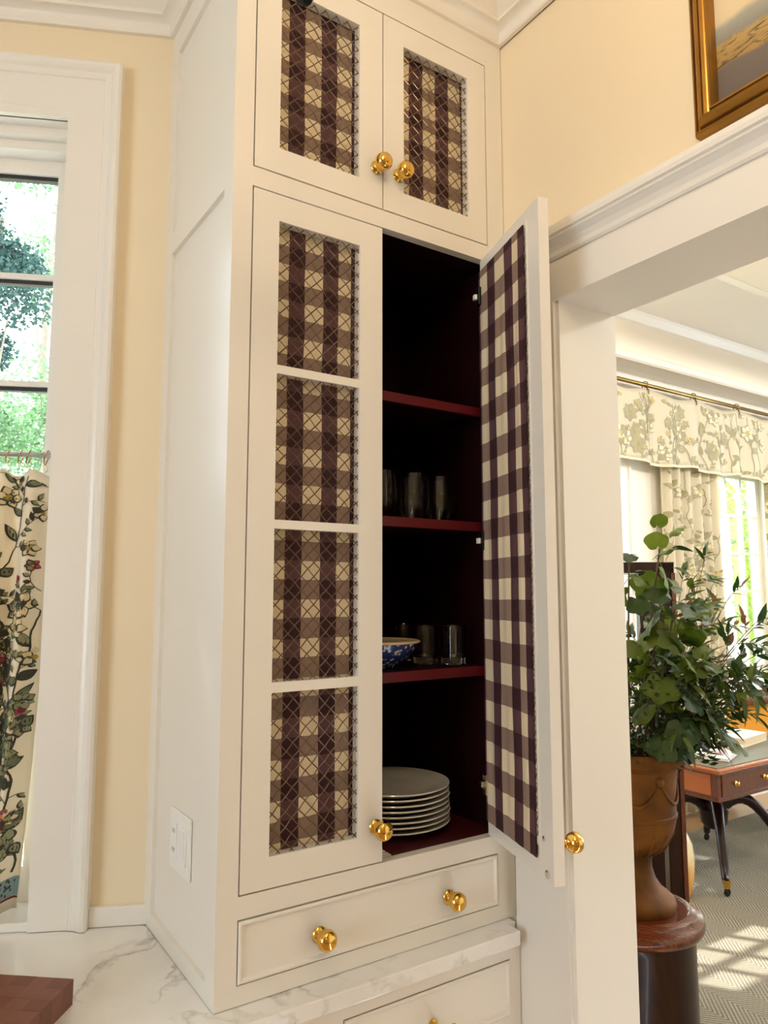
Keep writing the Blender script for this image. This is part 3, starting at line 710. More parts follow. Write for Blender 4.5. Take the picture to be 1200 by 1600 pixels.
# ------------------------------------------------------------------ printed florals (flat print following the cloth)
def floral(surf, u0, u1, v0, v1, pal, seed, nv, sc=1.0, eps=.0012, dens=1.0):
    """vines, leaves, blooms printed on a cloth given as surf(u, v, offset) -> point; pal = indices into the material list"""
    R = random.Random(seed); b = MB(); lay = [0]
    def poly(outline, ctr, mi):
        lay[0] += 1; o = eps+(lay[0] % 7)*.00012
        pts = [p for p in outline if True]
        if any(not (u0 < p[0] < u1 and v0 < p[1] < v1) for p in pts): return
        b.mi = mi; n = len(pts)
        ring = [((p[0]+ctr[0])/2, (p[1]+ctr[1])/2) for p in pts]
        vs = [surf(*ctr, o)]+[surf(*p, o) for p in ring]+[surf(*p, o) for p in pts]
        fs = [(0, 1+i, 1+(i+1) % n) for i in range(n)]+[(1+i, 1+n+i, 1+n+(i+1) % n, 1+(i+1) % n) for i in range(n)]
        b.add(vs, fs)
    def leaf(u, v, a, L, W, mi, mi2=None, jag=0):
        out = []
        N = 6
        for sgn in (1, -1):
            rng = range(N+1) if sgn == 1 else range(N-1, 0, -1)
            for i in rng:
                t = i/N; w = W*math.sin(PI*t**.8)*(1+(jag if i % 2 else -jag))
                x, y = L*t, sgn*w
                out.append((u+x*math.cos(a)-y*math.sin(a), v+x*math.sin(a)+y*math.cos(a)))
        c = (u+L*.5*math.cos(a), v+L*.5*math.sin(a)); poly(out, c, mi)
        if mi2 is not None:
            poly([(c[0]+(p[0]-c[0])*.72+.0015*sc, c[1]+(p[1]-c[1])*.72+.001*sc) for p in out], c, mi2)
    def ribbon(pts, w, mi):
        b.mi = mi; vs = []
        for i, p in enumerate(pts):
            q = pts[min(i+1, len(pts)-1)]; o = pts[max(i-1, 0)]; dx, dy = q[0]-o[0], q[1]-o[1]; l = math.hypot(dx, dy) or 1
            ww = w*(1-.5*i/len(pts))
            for s in (1, -1): vs.append((p[0]-dy/l*ww*s, p[1]+dx/l*ww*s))
        fs = []
        for i in range(len(pts)-1):
            if all(u0 < vs[2*i+k][0] < u1 and v0 < vs[2*i+k][1] < v1 for k in range(4)): fs.append((2*i, 2*i+1, 2*i+3, 2*i+2))
        b.add([surf(min(u1, max(u0, p[0])), min(v1, max(v0, p[1])), eps*.8) for p in vs], fs)
    def flower(u, v, r, mi, mi2, mic, k=5):
        a0 = R.uniform(0, 6)
        for i in range(k):
            a = a0+2*PI*i/k; leaf(u+.12*r*math.cos(a), v+.12*r*math.sin(a), a, r, r*.42, mi, mi2)
        poly([(u+.26*r*math.cos(t*.785), v+.26*r*math.sin(t*.785)) for t in range(8)], (u, v), mic)
    D, G, G2, F1, F2, F3, F4 = pal
    for k in range(nv):
        u = u0+(u1-u0)*(k+.5+R.uniform(-.3, .3))/nv; v = v0-.02; a = PI/2; pts = []; side = 1
        while v < v1+.02:
            pts.append((u, v)); a += R.uniform(-.35, .35)+(PI/2-a)*.15; u += .012*sc*math.cos(a); v += .012*sc*max(.3, math.sin(a))
            if R.random() < .42*dens:
                side = -side; la = a+side*R.uniform(.5, 1.3); w = R.random()
                if w < .42: leaf(u, v, la, R.uniform(.028, .055)*sc, R.uniform(.008, .014)*sc, *( (D, G) if R.random() < .6 else (D, G2)), R.choice((0, 0, .18)))
                else:
                    # side sprig with small leaves and a bloom
                    n = R.randint(3, 6); su, sv = u, v; sp_ = [(su, sv)]
                    for i in range(n):
                        la += R.uniform(-.4, .4); su += .013*sc*math.cos(la); sv += .013*sc*math.sin(la); sp_.append((su, sv))
                        leaf(su, sv, la+R.choice((1, -1))*.9, R.uniform(.012, .024)*sc, .005*sc, D, G if R.random() < .5 else G2)
                    ribbon(sp_, .0009*sc, D)
                    f = R.random()
                    if f < .18: flower(su, sv, R.uniform(.010, .015)*sc, D, F1, F4)
                    elif f < .50: flower(su, sv, R.uniform(.016, .034)*sc, D, F3, F4, 6)
                    elif f < .68: leaf(su, sv, la, .02*sc, .008*sc, F1, F2)
                    elif f < .85: flower(su, sv, R.uniform(.02, .034)*sc, D, G2, G, 7)
                    else: flower(su, sv, R.uniform(.012, .02)*sc, D, F2, F4, 5)
        ribbon(pts, .0022*sc, D)
    return b

# cafe curtain in the kitchen window
cc = thing('cafe_curtain', 'cream cafe curtain printed with dark botanical vines and red blooms', 'curtain', (.1, 1.85, 1.9), group=None)
CM = off((.1, 1.85, 1.9))
U0, U1, V0, V1 = -.80, -.250, .935, 1.905
def cafe(u, v, o=0):
    # u runs across the width, v up; soft pleats that widen towards the hem
    k = (V1-v)/(V1-V0); am = .011+.013*min(1, k*3)
    ph = u*2*PI/.086+.9*math.sin(u*19)+.5*k
    d = .045+am*math.sin(ph)-.012*k
    drift = -.030*k*k*max(0, (u+.45)/.2) if u > -.45 else 0
    # normal offset towards the room
    return CM @ WP(u+drift, d-o, v-.007*(1+math.sin(ph))*(1 if k < .03 else 0))
def sheet(fn, u0, u1, v0, v1, nu, nv, name, mat, parent):
    b = MB(); vs = [fn(u0+(u1-u0)*i/nu, v0+(v1-v0)*k/nv) for k in range(nv+1) for i in range(nu+1)]
    fs = [(k*(nu+1)+i, k*(nu+1)+i+1, (k+1)*(nu+1)+i+1, (k+1)*(nu+1)+i) for k in range(nv) for i in range(nu)]
    b.add(vs, fs); o = b.build(name, mat, parent, smooth=True)
    m = o.modifiers.new('thickness', 'SOLIDIFY'); m.thickness = .0012; m.offset = -1
    return o
body = sheet(cafe, U0, U1, V0, V1, 150, 30, 'fabric', linen, cc)
inks = [plain('ink_dark', '#3A3B30', .9), plain('ink_green', '#6E7456', .9, var=.2), plain('ink_sage', '#8F906C', .9, var=.2), plain('ink_crimson', '#A83A55', .9, var=.15),
        plain('ink_maroon', '#6E2C30', .9, var=.2), plain('ink_ivory', '#D9C8A0', .9, var=.1), plain('ink_straw', '#A98F45', .9, var=.1)]
fb = floral(cafe, U0+.004, U1-.004, V0+.075, V1-.004, (0, 1, 2, 3, 4, 5, 6), 14, 13, 1.0, .0022, 1.2)
fb.build('printed_vines', inks, body)
b = MB()                                        # dotted teal border and hem line
vs = []; nu = 150
rows = [V0+.028, V0+.068]
for i in range(nu+1):
    for v in rows: vs.append(cafe(U0+(U1-U0)*i/nu, v, .0018))
b.add(vs, [(2*i, 2*i+2, 2*i+3, 2*i+1) for i in range(nu)])
R2 = random.Random(5)
b.mi = 1
for i in range(420):
    u = R2.uniform(U0+.01, U1-.01); v = R2.uniform(rows[0]+.004, rows[1]-.004)
    b.add([cafe(u+.0016*math.cos(q), v+.0032*math.sin(q), .0026) for q in (0, 1.05, 2.1, 3.14, 4.19, 5.24)], [(0,1,2,3,4,5)])
b.mi = 2; vs = []
for i in range(nu+1):
    for v in (V0+.022, V0+.027): vs.append(cafe(U0+(U1-U0)*i/nu, v, .002))
b.add(vs, [(2*i, 2*i+2, 2*i+3, 2*i+1) for i in range(nu)])
b.build('dotted_border', [plain('ink_teal', '#7E979B', .9), inks[0], inks[4]], body)
for i, s in enumerate((-.262, -.300, -.318, -.345, -.372, -.40, -.44, -.49, -.545, -.60, -.66, -.72, -.77)):
    b = MB(); c = CM @ WP(s, .045, 1.934); ax = T
    b.tube([c+Vector((NO.x*.013*math.cos(q), NO.y*.013*math.cos(q), .0165*math.sin(q)))+ax*.004*math.sin(q) for q in [k*2*PI/18 for k in range(18)]], .0016, 6, True)
    b.tube([c+Vector((0, 0, -.016)), c+Vector((0, 0, -.028))+T*.004, c+Vector((0, 0, -.036))], .001, 5)
    b.build('curtain_ring', dull_brass, cc)
b = MB(); b.tube([WP(WS0+.001, .045, 1.940), WP(WS1-.001, .045, 1.940)], .0065, 14); o = b.build('curtain_rod', steel, smooth=True); tag(o, 'thin grey metal rod carrying the cafe curtain across the window', 'curtain rod')

# ------------------------------------------------------------------ far-room curtains and valance
inks2 = [plain('print_grey', '#A29D86', .9, var=.15), plain('print_olive', '#9C986E', .9, var=.2), plain('print_moss', '#ACA784', .9, var=.2), plain('print_straw', '#D6C386', .9, var=.1),
         plain('print_taupe', '#B4A78E', .9, var=.15), plain('print_sand', '#E4DAC0', .9, var=.1), plain('print_gold', '#CDB564', .9, var=.1)]
va = thing('valance', 'ivory floral valance hanging from rings on the brass rod', 'curtain', (5.2, 3.37, 2.9)); VM = off((5.2, 3.37, 2.9))
RING = [3.4+.6*i for i in range(7)]
def val(u, v, o=0):
    k = (v-2.575)/(3.15-2.575); f = ((u-3.4) % .6)/.6
    sag = .045*math.sin(PI*f)*max(0, k)**3
    pin = math.exp(-((min(f, 1-f))/.05)**2)
    d = .016*math.sin(2*PI*f*2+.5)*(.4+.6*(1-k))+.018*pin+.006*math.sin(u*23)*(1-k)
    return VM @ Vector((u, 3.372-o+d-.01, v-sag+.012*math.sin(u*9)*(1-k)))
vb = sheet(val, 3.3, 7.1, 2.575, 3.15, 200, 10, 'fabric', linen_far, va)
floral(val, 3.35, 7.05, 2.585, 3.12, (0, 1, 2, 3, 4, 5, 6), 21, 22, 2.2, .003, .9).build('printed_vines', inks2, vb)
b = MB(); nu = 160; vs = []
for i in range(nu+1):
    for v in (2.572, 2.592): vs.append(val(3.3+3.8*i/nu, v, .003))
b.add(vs, [(2*i, 2*i+2, 2*i+3, 2*i+1) for i in range(nu)]); b.build('hem', plain('hem_ivory', '#DDD5BE', .9), vb)
for x in RING:
    b = MB(); c = VM @ Vector((x, 3.40, 3.165))
    b.tube([c+Vector((0, .026*math.cos(q), .026*math.sin(q)+.012)) for q in [k*2*PI/16 for k in range(16)]], .004, 6, True)
    b.tube([c+Vector((-.03, -.02, -.012)), c+Vector((-.012, -.024, -.03)), c+Vector((0, -.02, -.014)), c+Vector((.012, -.024, -.03)), c+Vector((.012, -.024, -.06))], .004, 5)
    b.build('ring', dull_brass, va)
rd = thing('curtain_pole', 'long aged brass curtain pole above the far windows', 'curtain rod', (5.2, 3.40, 3.178))
b = MB(); b.tube([(-2.0, 0, 0), (2.0, 0, 0)], .015, 14); b.build('pole', dull_brass, rd, smooth=True)
for s in (-1, 1):
    b = MB(); b.lathe([(.0001, -.03), (.02, -.028), (.03, -.01), (.03, .01), (.02, .028), (.0001, .03)], 16, Matrix.Translation((2.02*s, 0, 0)) @ Matrix.Rotation(PI/2, 4, 'Y')); b.build('finial', dull_brass, rd, smooth=True)
    b = MB(); b.tube([(1.9*s, 0, 0), (1.9*s, .1, 0)], .009, 8); b.build('bracket', dull_brass, rd)
def far_curtain(x0, x1, seed, label):
    t = thing('floral_curtain', label, 'curtain', ((x0+x1)/2, 3.43, 1.3), group='far room curtains'); M_ = off(((x0+x1)/2, 3.43, 1.3))
    def fn(u, v, o=0):
        k = (2.66-v)/2.64
        return M_ @ Vector((u+.01*math.sin(v*2), 3.43-o+.034*math.sin((u-x0)*2*PI/.125+.6*math.sin(u*14)+.3*k)*(.7+.3*k), v))
    s = sheet(fn, x0, x1, .02, 2.66, 110, 24, 'fabric', linen_far, t)
    floral(fn, x0+.01, x1-.01, .05, 2.6, (0, 1, 2, 3, 4, 5, 6), seed, 4, 2.0, .003).build('printed_vines', inks2, s)
far_curtain(4.79, 5.52, 31, 'gathered ivory floral curtain hanging between the two far windows')
far_curtain(6.20, 6.75, 32, 'gathered ivory floral curtain at the right-hand side of the far window')

# ------------------------------------------------------------------ mahogany library table with sabre legs
TX, TY = 4.20, 2.74
tb_ = thing('library_table', 'mahogany pedestal table with leather top, frieze drawer and splayed legs', 'table', (TX, TY, 0))
hx, hy = .585, .425
b = MB(); b.box(-hx, hx, -hy, hy, .688, .704); b.box(-hx+.006, hx-.006, -hy+.006, hy-.006, .678, .688); b.build('top', mahog_red, tb_, bevel=.004)
b = MB(); b.box(-hx+.03, hx-.03, -hy+.03, hy-.03, .704, .7075); b.build('leather_inset', plain('dark_leather', '#5A5648', .35, var=.2, vscale=6), tb_)
b = MB(); b.box(-hx+.03, hx-.03, -hy+.03, hy-.03, .548, .678); b.frame((0,0,0), (1,0,0), (0,1,0), (0,0,1), -hx+.022, hx-.022, -hy+.022, hy-.022, [(0, .536), (0, .55), (.01, .55), (.01, .536), (0,.536)]); b.build('frieze', mahog, tb_)
b = MB(); b.box(-hx+.026, -hx+.031, -hy+.07, hy-.07, .56, .668); b.build('end_panel', mahog_red, tb_, bevel=.002)
for x0, x1 in ((-hx+.06, -.01), (.01, hx-.06)):
    b = MB(); b.box(x0, x1, -hy+.024, -hy+.034, .558, .670); d = b.build('drawer', mahog, tb_, bevel=.002)
    for xx in (x0+.12, x1-.12):
        k = MB(); k.lathe([(.0001, 0), (.012, 0), (.014, .004), (.008, .010), (.012, .018), (.0001, .022)], 14, Matrix.Translation((xx, -hy+.024, .612)) @ Matrix.Rotation(PI/2, 4, 'X')); k.build('knob', brass, d, smooth='auto')
b = MB(); b.lathe([(.0001, .22), (.05, .22), (.075, .25), (.085, .33), (.06, .37), (.05, .42), (.075, .46), (.055, .50), (.09, .535), (.0001, .548)], 24); b.build('pedestal', mahog_dark, tb_, smooth='auto')
for sx_, sy_ in ((-1,-1), (1,-1), (1,1), (-1,1)):
    b = MB(); dv = Vector((sx_*.37, sy_*.30, 0)); pts = []; rr = []
    for i in range(13):
        t = i/12; h = .10+.20+.175*math.sin(PI*min(1, t*1.05+.02))*(1-t)**.3 - .27*t**1.6
        pts.append(dv*(.03+.97*t)+Vector((0, 0, h))); rr.append(.043-.024*t)
    pts[-1].z = .06; b.tube(pts, rr, 10); b.build('leg', mahog_dark, tb_, smooth=True)
    e = pts[-1]
    b = MB(); b.tube([e+Vector((0,0,.025)), e+Vector((0,0,-.018))], [.021, .017], 12); b.build('caster_cup', brass, tb_, smooth='auto')
    b = MB(); b.lathe([(.0001, -.009), (.018, -.009), (.020, 0), (.018, .009), (.0001, .009)], 16, Matrix.Translation((e.x, e.y, .0205)) @ Matrix.Rotation(PI/2, 4, 'X')); b.tube([(e.x, e.y, .03), (e.x, e.y, .045)], .008, 6); b.build('caster', black_iron, tb_, smooth='auto')

# open magazine and books on the table
def page_m():
    t = NT('printed_page'); v = t.coord('Object'); sp = t.n('SeparateXYZ'); t.l(v, sp.inputs[0])
    pic = t.ramp(t.noise(7, 3, v, .55, .6), [(.36, srgb('#4A464C')), (.46, srgb('#C9A4A0')), (.60, srgb('#EAD7D2')), (.7, srgb('#8B7F86'))])
    inx = t.math('LESS_THAN', t.math('ABSOLUTE', sp.outputs[0]), .155); iny = t.math('LESS_THAN', t.math('ABSOLUTE', sp.outputs[1]), .115)
    t.l(t.mix(t.math('MULTIPLY', inx, iny), srgb('#F3F1EC'), pic), t.b.inputs['Base Color']); t.b.inputs['Roughness'].default_value = .3; return t.m
mg = thing('magazine', 'thick open magazine with a pink picture page near the corner of the table', 'magazine', (3.96, 2.60, .7078), math.radians(20))
b = MB(); n = 10
for j in range(n):
    pass
xsm = [-.2+.4*i/16 for i in range(17)]
def hz(x): return .018+.012*math.sin(PI*min(1, max(0, (x+.2)/.4)))+.010*(x+.2)/.4
vs = [(x, y, hz(x)) for x in xsm for y in (-.15, .15)]+[(x, y, .0 if abs(x) < .19 else .002) for x in xsm for y in (-.15, .15)]
m_ = 2*len(xsm)
fs = [(2*i, 2*i+2, 2*i+3, 2*i+1) for i in range(16)]+[(m_+2*i, m_+2*i+1, m_+2*i+3, m_+2*i+2) for i in range(16)]
fs += [(2*i, m_+2*i, m_+2*i+2, 2*i+2) for i in range(16)]+[(2*i+1, 2*i+3, m_+2*i+3, m_+2*i+1) for i in range(16)]+[(0, 1, m_+1, m_), (m_-2, 2*m_-2, 2*m_-1, m_-1)]
b.add(vs, fs); b.build('pages', page_m(), mg)
b = MB(); b.box(-.203, .203, -.153, .153, -.0006, .0012); b.build('cover', plain('dark_cover', '#2A2C34', .35), mg)
bk = thing('book', 'closed pale book lying beside the magazine on the table', 'book', (4.42, 2.70, .7075), math.radians(8))
b = MB(); b.box(-.16, .16, -.11, .11, .003, .045); b.build('pages', plain('paper_edge', '#D8C7A4', .8, var=.1, vscale=90), bk)
b = MB(); b.box(-.163, .163, -.113, .113, 0, .003); b.box(-.163, .163, -.113, .113, .045, .049); b.box(.160, .163, -.113, .113, .003, .045); b.build('cover', plain('white_cover', '#E8E5DC', .3), bk)

# ------------------------------------------------------------------ upholstered chair behind the table
ch = thing('armchair', 'white painted chair with mustard yellow upholstery behind the table', 'chair', (5.30, 2.93, 0), math.radians(-12))
mustard = plain('mustard_fabric', '#C98F24', .8, var=.08, vscale=30); chw = plain('painted_white_wood', '#DDD8CC', .4)
b = MB(); b.box(-.27, .27, -.25, .25, .40, .50); b.build('seat', mustard, ch, bevel=.03)
b = MB(); b.box(-.26, .26, .20, .29, .50, .80); b.build('backrest', mustard, ch, bevel=.03)
b = MB(); b.box(-.29, .29, -.27, .28, .34, .40); b.build('seat_rail', chw, ch, bevel=.008)
for sx_ in (-1, 1):
    b = MB(); b.box(sx_*.28-.022, sx_*.28+.022, .20, .26, .40, .84); b.build('back_post', chw, ch, bevel=.006)
    for yy in (-.25, .25):
        b = MB(); b.lathe([(.0001, 0), (.014, 0), (.018, .02), (.016, .04), (.024, .25), (.03, .28), (.022, .30), (.03, .34), (.0001, .34)], 16, Matrix.Translation((sx_*.26, yy, 0))); b.build('leg', chw, ch, smooth='auto')
cu = MB(); cu.mat = Matrix.Translation((5.34, 3.05, .805)) @ Matrix.Rotation(math.radians(-12), 4, 'Z')
cu.tube([(-.24+.48*i/10, .06, .05+.0*i) for i in range(11)], [.02, .045, .052, .054, .055, .055, .055, .054, .052, .045, .02], 14)
o = cu.build('bolster', plain('brown_leather', '#6B452C', .5, var=.15), smooth=True); tag(o, 'brown leather bolster lying along the top of the yellow chair back', 'cushion')

# ------------------------------------------------------------------ pedestal, urn, foliage
UX, UY = 1.893, 1.506
pd = thing('pedestal', 'round dark mahogany column pedestal with a moulded top carrying the urn', 'pedestal', (UX, UY, 0))
b = MB(); b.lathe([(.0001, 0), (.19, 0), (.19, .06), (.178, .075), (.168, .09), (.166, .11), (.166, .62), (.170, .64), (.0001, .64)], 56); b.build('column', mahog_dark, pd, smooth='auto')
b = MB(); b.lathe([(.0001, .64), (.172, .64), (.184, .648), (.192, .66), (.193, .670), (.188, .682), (.176, .688), (.170, .690), (.168, .697), (.158, .703), (.150, .7045), (.146, .700), (.0001, .700)], 64); b.build('cap', mahog, pd, smooth='auto')
ur = thing('urn', 'weathered ochre terracotta urn with festoons on the round pedestal', 'urn', (UX, UY, .7005))
UP = [(.0001, 0), (.114, 0), (.118, .012), (.114, .026), (.104, .036), (.082, .052), (.062, .080), (.053, .110), (.052, .132), (.058, .150), (.074, .164), (.088, .172), (.104, .192), (.118, .220), (.126, .255), (.127, .262), (.130, .264), (.130, .272), (.127, .275), (.128, .33), (.132, .385), (.137, .405), (.146, .412), (.158, .420), (.163, .432), (.163, .442), (.156, .452), (.146, .456), (.138, .448), (.132, .40), (.10, .36), (.0001, .36)]
b = MB(); b.lathe(UP, 64); b.build('body', terracotta, ur, smooth='auto')
b = MB()
for q in range(6):
    a0 = q*PI/3+.28
    b.tube([(.1305*math.cos(a0+t*PI/3), .1305*math.sin(a0+t*PI/3), .375-.065*math.sin(PI*t)) for t in [i/14 for i in range(15)]], [.002+.0035*math.sin(PI*i/14) for i in range(15)], 8)
    b.lathe([(.0001, .010), (.012, .008), (.016, 0), (.0001, 0)], 12, Matrix.Translation((.129*math.cos(a0), .129*math.sin(a0), .378)) @ Matrix.Rotation(a0, 4, 'Z') @ Matrix.Rotation(PI/2, 4, 'Y'))
b.build('festoon', terracotta, ur, smooth=True)
b = MB()
for q in range(16):
    a = q*PI/8; b.tube([(.058*math.cos(a), .058*math.sin(a), .152), (.09*math.cos(a), .09*math.sin(a), .173), (.121*math.cos(a), .121*math.sin(a), .225)], [.003, .006, .002], 8)
b.build('gadroon', terracotta, ur, smooth=True)
b = MB(); b.lathe([(.0001, .36), (.112, .361), (.118, .385), (.09, .40), (.0001, .405)], 32); b.build('soil', soil, ur)

fa = thing('foliage_arrangement', 'large arrangement of mixed green and bronze foliage standing in the urn', 'plant', (UX, UY, 1.139), -YAW)
def broad_leaf(lob):
    b = MB(); N = 22; vs = [(0, .0, 0)]; mid = []; out = []
    for i in range(N+1):
        a = -PI*.94+2*PI*.94*i/N; th = a
        r = (.5+.5*math.cos(th*.5))**.35*(1+.16*lob*math.cos(5*th))*.58*(1-.12*math.cos(th*2))
        x, y = .42+r*math.cos(th)*1.0-.05, r*math.sin(th)
        out.append((x, y, -.16*(x-.4)**2-.10*abs(y)+.05*math.sin(6*th))); mid.append((.2+(x-.2)*.55, y*.55, .05-.03*abs(y)))
    vs = [(.1, 0, .0)]+mid+out; n = N+1
    fs = [(0, 1+i, 2+i) for i in range(N)]+[(1+i, 1+n+i, 2+n+i, 2+i) for i in range(N)]
    b.add(vs, fs); b.tube([(-.35, 0, -.06), (-.1, 0, .01), (.25, 0, .035)], [.012, .014, .006], 4, cap=False); return b
def lance_leaf(w, curl):
    b = MB(); N = 7; vs = []
    for i in range(N+1):
        t = i/N; ww = w*math.sin(PI*min(1, t**.75*.985+.012)); z = -curl*t*t
        vs += [(t, -ww, z+.25*ww), (t, 0, z), (t, ww, z+.25*ww)]
    b.add(vs, [(3*i+k, 3*i+3+k, 3*i+4+k, 3*i+1+k) for i in range(N) for k in (0, 1)]); b.tube([(-.15, 0, .02), (0, 0, 0)], [.008, .012], 4, cap=False); return b
protos = {}
def leaf_obj(kind, m, pos, direction, size, roll=0.0):
    key = (kind, m.name)
    if key not in protos:
        b = {'broad': lambda: broad_leaf(.9), 'heart': lambda: broad_leaf(.25), 'lance': lambda: lance_leaf(.11, .38), 'slim': lambda: lance_leaf(.085, .12), 'oval': lambda: lance_leaf(.2, .15)}[kind]()
        o = b.build('leaf', m, fa, smooth=True); protos[key] = o.data
    else:
        o = bpy.data.objects.new('leaf', protos[key]); C.objects.link(o); o.parent = fa
    d = Vector(direction).normalized(); s = Vector((0, 0, 1)).cross(d)
    if s.length < .05: s = Vector((1, 0, 0))
    s.normalize(); nrm = d.cross(s)
    M_ = Matrix((d, s, nrm)).transposed().to_4x4() @ Matrix.Rotation(roll, 4, 'X')
    o.matrix_local = Matrix.Translation(pos) @ M_ @ Matrix.Scale(size, 4)
LR = random.Random(3); count = [0]; fine = MB(); FINE = [leaf_dark, leaf_bronze, leaf_bright]
def fine_leaf(kind, m, pos, direction, size, roll=0.0):
    """a small leaf of a spray, joined into one mesh"""
    key = (kind, 'flat')
    if key not in protos: protos[key] = {'slim': lambda: lance_leaf(.13, .2), 'oval': lambda: lance_leaf(.22, .15)}[kind]()
    p = protos[key]; d = Vector(direction).normalized(); sd = Vector((0, 0, 1)).cross(d)
    sd = sd.normalized() if sd.length > .05 else Vector((1, 0, 0))
    fine.mat = Matrix.Translation(pos) @ Matrix((d, sd, d.cross(sd))).transposed().to_4x4() @ Matrix.Rotation(roll, 4, 'X') @ Matrix.Scale(size, 4)
    fine.mi = FINE.index(m); fine.add(p.v, p.f)
def curve(p0, p1, p2, n=10):
    return [Vector(p0)*(1-t)**2+Vector(p1)*2*t*(1-t)+Vector(p2)*t*t for t in [i/n for i in range(n+1)]]
stem_m = plain('stem_brown', '#5A4428', .7, var=.2)
def spray(tip, bend, kinds, n, size, m, start=.3, droop=.2, spread=1.0, put=leaf_obj):
    base = Vector((LR.uniform(-.05, .05), LR.uniform(-.05, .05), -.20)); tip = Vector(tip)
    mid = (base*.45+tip*.55)+Vector(bend); pts = curve(base, mid, tip, 12)
    b = MB(); b.tube(pts, [.0028-.0018*i/12 for i in range(13)], 5); b.build('stem', stem_m, fa)
    for i in range(n):
        t = start+(1-start)*(i+.5)/n; k = min(11, int(t*12)); p = pts[k].lerp(pts[k+1], t*12-k); tan = (pts[k+1]-pts[k]).normalized()
        a = i*2.4+LR.uniform(-.5, .5); sd = tan.orthogonal().normalized(); sd = Matrix.Rotation(a, 3, tan) @ sd
        d = tan*.6+sd*spread+Vector((0, 0, -droop))
        put(LR.choice(kinds), LR.choice(m), p+d*.008, d, size*LR.uniform(.7, 1.2), LR.uniform(-.6, .6)); count[0] += put is leaf_obj
    put(kinds[0], m[0], pts[-1], pts[-1]-pts[-2], size, 0); count[0] += put is leaf_obj
def twigs(tip, bend, m, start=.25, n=7, leaves=7, size=.04, reach=.13):
    """a spray that forks into short side twigs carrying small leaves"""
    base = Vector((LR.uniform(-.05, .05), LR.uniform(-.05, .05), -.20)); tip = Vector(tip)
    mid = (base*.45+tip*.55)+Vector(bend); pts = curve(base, mid, tip, 12)
    b = MB(); b.tube(pts, [.003-.002*i/12 for i in range(13)], 5)
    for i in range(n+1):
        t = start+(1-start)*i/n; k = min(11, int(t*12)); p = pts[k].lerp(pts[k+1], min(1, t*12-k)); tan = (pts[min(12, k+1)]-pts[k]).normalized()
        sd = Matrix.Rotation(i*2.4+LR.uniform(-.4, .4), 3, tan) @ tan.orthogonal().normalized()
        d = (tan*.8+sd*(.9 if i < n else .1)+Vector((0, 0, .05))).normalized(); L = reach*LR.uniform(.6, 1.1)*(1-.35*t)
        q = [p+d*L*u-Vector((0, 0, .25*L*u*u)) for u in (0, .33, .66, 1)]; b.tube(q, [.0012, .001, .0009, .0006], 4, cap=False)
        for j in range(leaves):
            u = .2+.8*(j+1)/leaves; w = q[min(2, int(u*3))].lerp(q[min(3, int(u*3)+1)], min(1, u*3-min(2, int(u*3))))
            e = Matrix.Rotation(j*PI+LR.uniform(-.5, .5), 3, d) @ d.orthogonal().normalized(); ld = d*.9+e*(.9 if j < leaves-1 else .1)+Vector((0, 0, -.15))
            fine_leaf(LR.choice(('slim', 'slim', 'oval')), LR.choice(m), w, ld, size*LR.uniform(.75, 1.25), LR.uniform(-.7, .7))
    b.build('stem', stem_m, fa)
# tall broad-leaved stems on the left of the view
for x, y, z, dx, dz, s, k in ((.105, -.02, .62, -.2, .8, .06, 'heart'), (.150, .0, .665, .8, .4, .055, 'heart'), (.120, .02, .69, .1, 1, .045, 'heart'), (.165, .02, .625, 1, -.1, .06, 'oval'), (.11, -.03, .56, .25, -.9, .085, 'heart'), (.12, .02, .60, .5, .3, .065, 'heart'), (.08, .02, .55, -.9, .1, .05, 'oval'), (.16, .0, .56, .9, -.3, .06, 'oval'), (.145, .02, .52, .8, -.5, .06, 'heart'), (.10, -.02, .50, -.3, -.8, .07, 'heart'),
                              (.02, -.02, .60, -.5, -.1, .07, 'broad'), (.03, 0, .54, .5, -.5, .07, 'broad'), (.005, .02, .50, -.3, -.8, .075, 'broad'), (.02, -.05, .47, .3, -.9, .06, 'broad'),
                              (.07, -.10, .43, -.35, -.6, .095, 'broad'), (.14, -.08, .45, .6, -.5, .095, 'broad'), (.05, -.05, .37, -.4, -.8, .09, 'broad'), (.16, -.06, .38, .6, -.7, .08, 'broad'), (.10, .05, .46, 0, .4, .09, 'broad'), (.09, -.1, .37, .2, -.9, .08, 'broad'), (.19, -.02, .42, .8, .1, .07, 'broad'), (.02, -.06, .33, -.6, -.5, .07, 'broad'),
                              (.12, -.12, .30, .35, -.6, .09, 'heart'), (.03, -.1, .27, -.6, -.4, .08, 'broad'), (.12, -.14, .20, .4, -.6, .085, 'heart'), (.02, -.12, .16, -.5, -.6, .08, 'broad'), (.10, -.15, .12, .1, -.9, .085, 'heart'), (.225, -.12, .08, .7, -.6, .085, 'broad'), (.19, -.1, .28, .8, -.4, .08, 'broad'), (.06, -.13, .24, -.2, -.8, .08, 'broad'), (.17, -.12, .16, .5, -.7, .08, 'broad'), (.05, -.15, .07, -.3, -.8, .08, 'broad'),
                              (-.10, 0, .45, -.7, -.2, .10, 'broad'), (-.14, .05, .30, -.9, -.3, .10, 'broad'), (-.08, -.1, .2, -.6, -.6, .10, 'broad'), (-.18, 0, .12, -.9, -.5, .09, 'broad')):
    leaf_obj(k, leaf_bright if LR.random() < .7 else leaf_dark, Vector((x, y, z)), (dx, LR.uniform(-.6, .1), dz), s*LR.uniform(.95, 1.15), LR.uniform(-.7, .7)); count[0] += 1
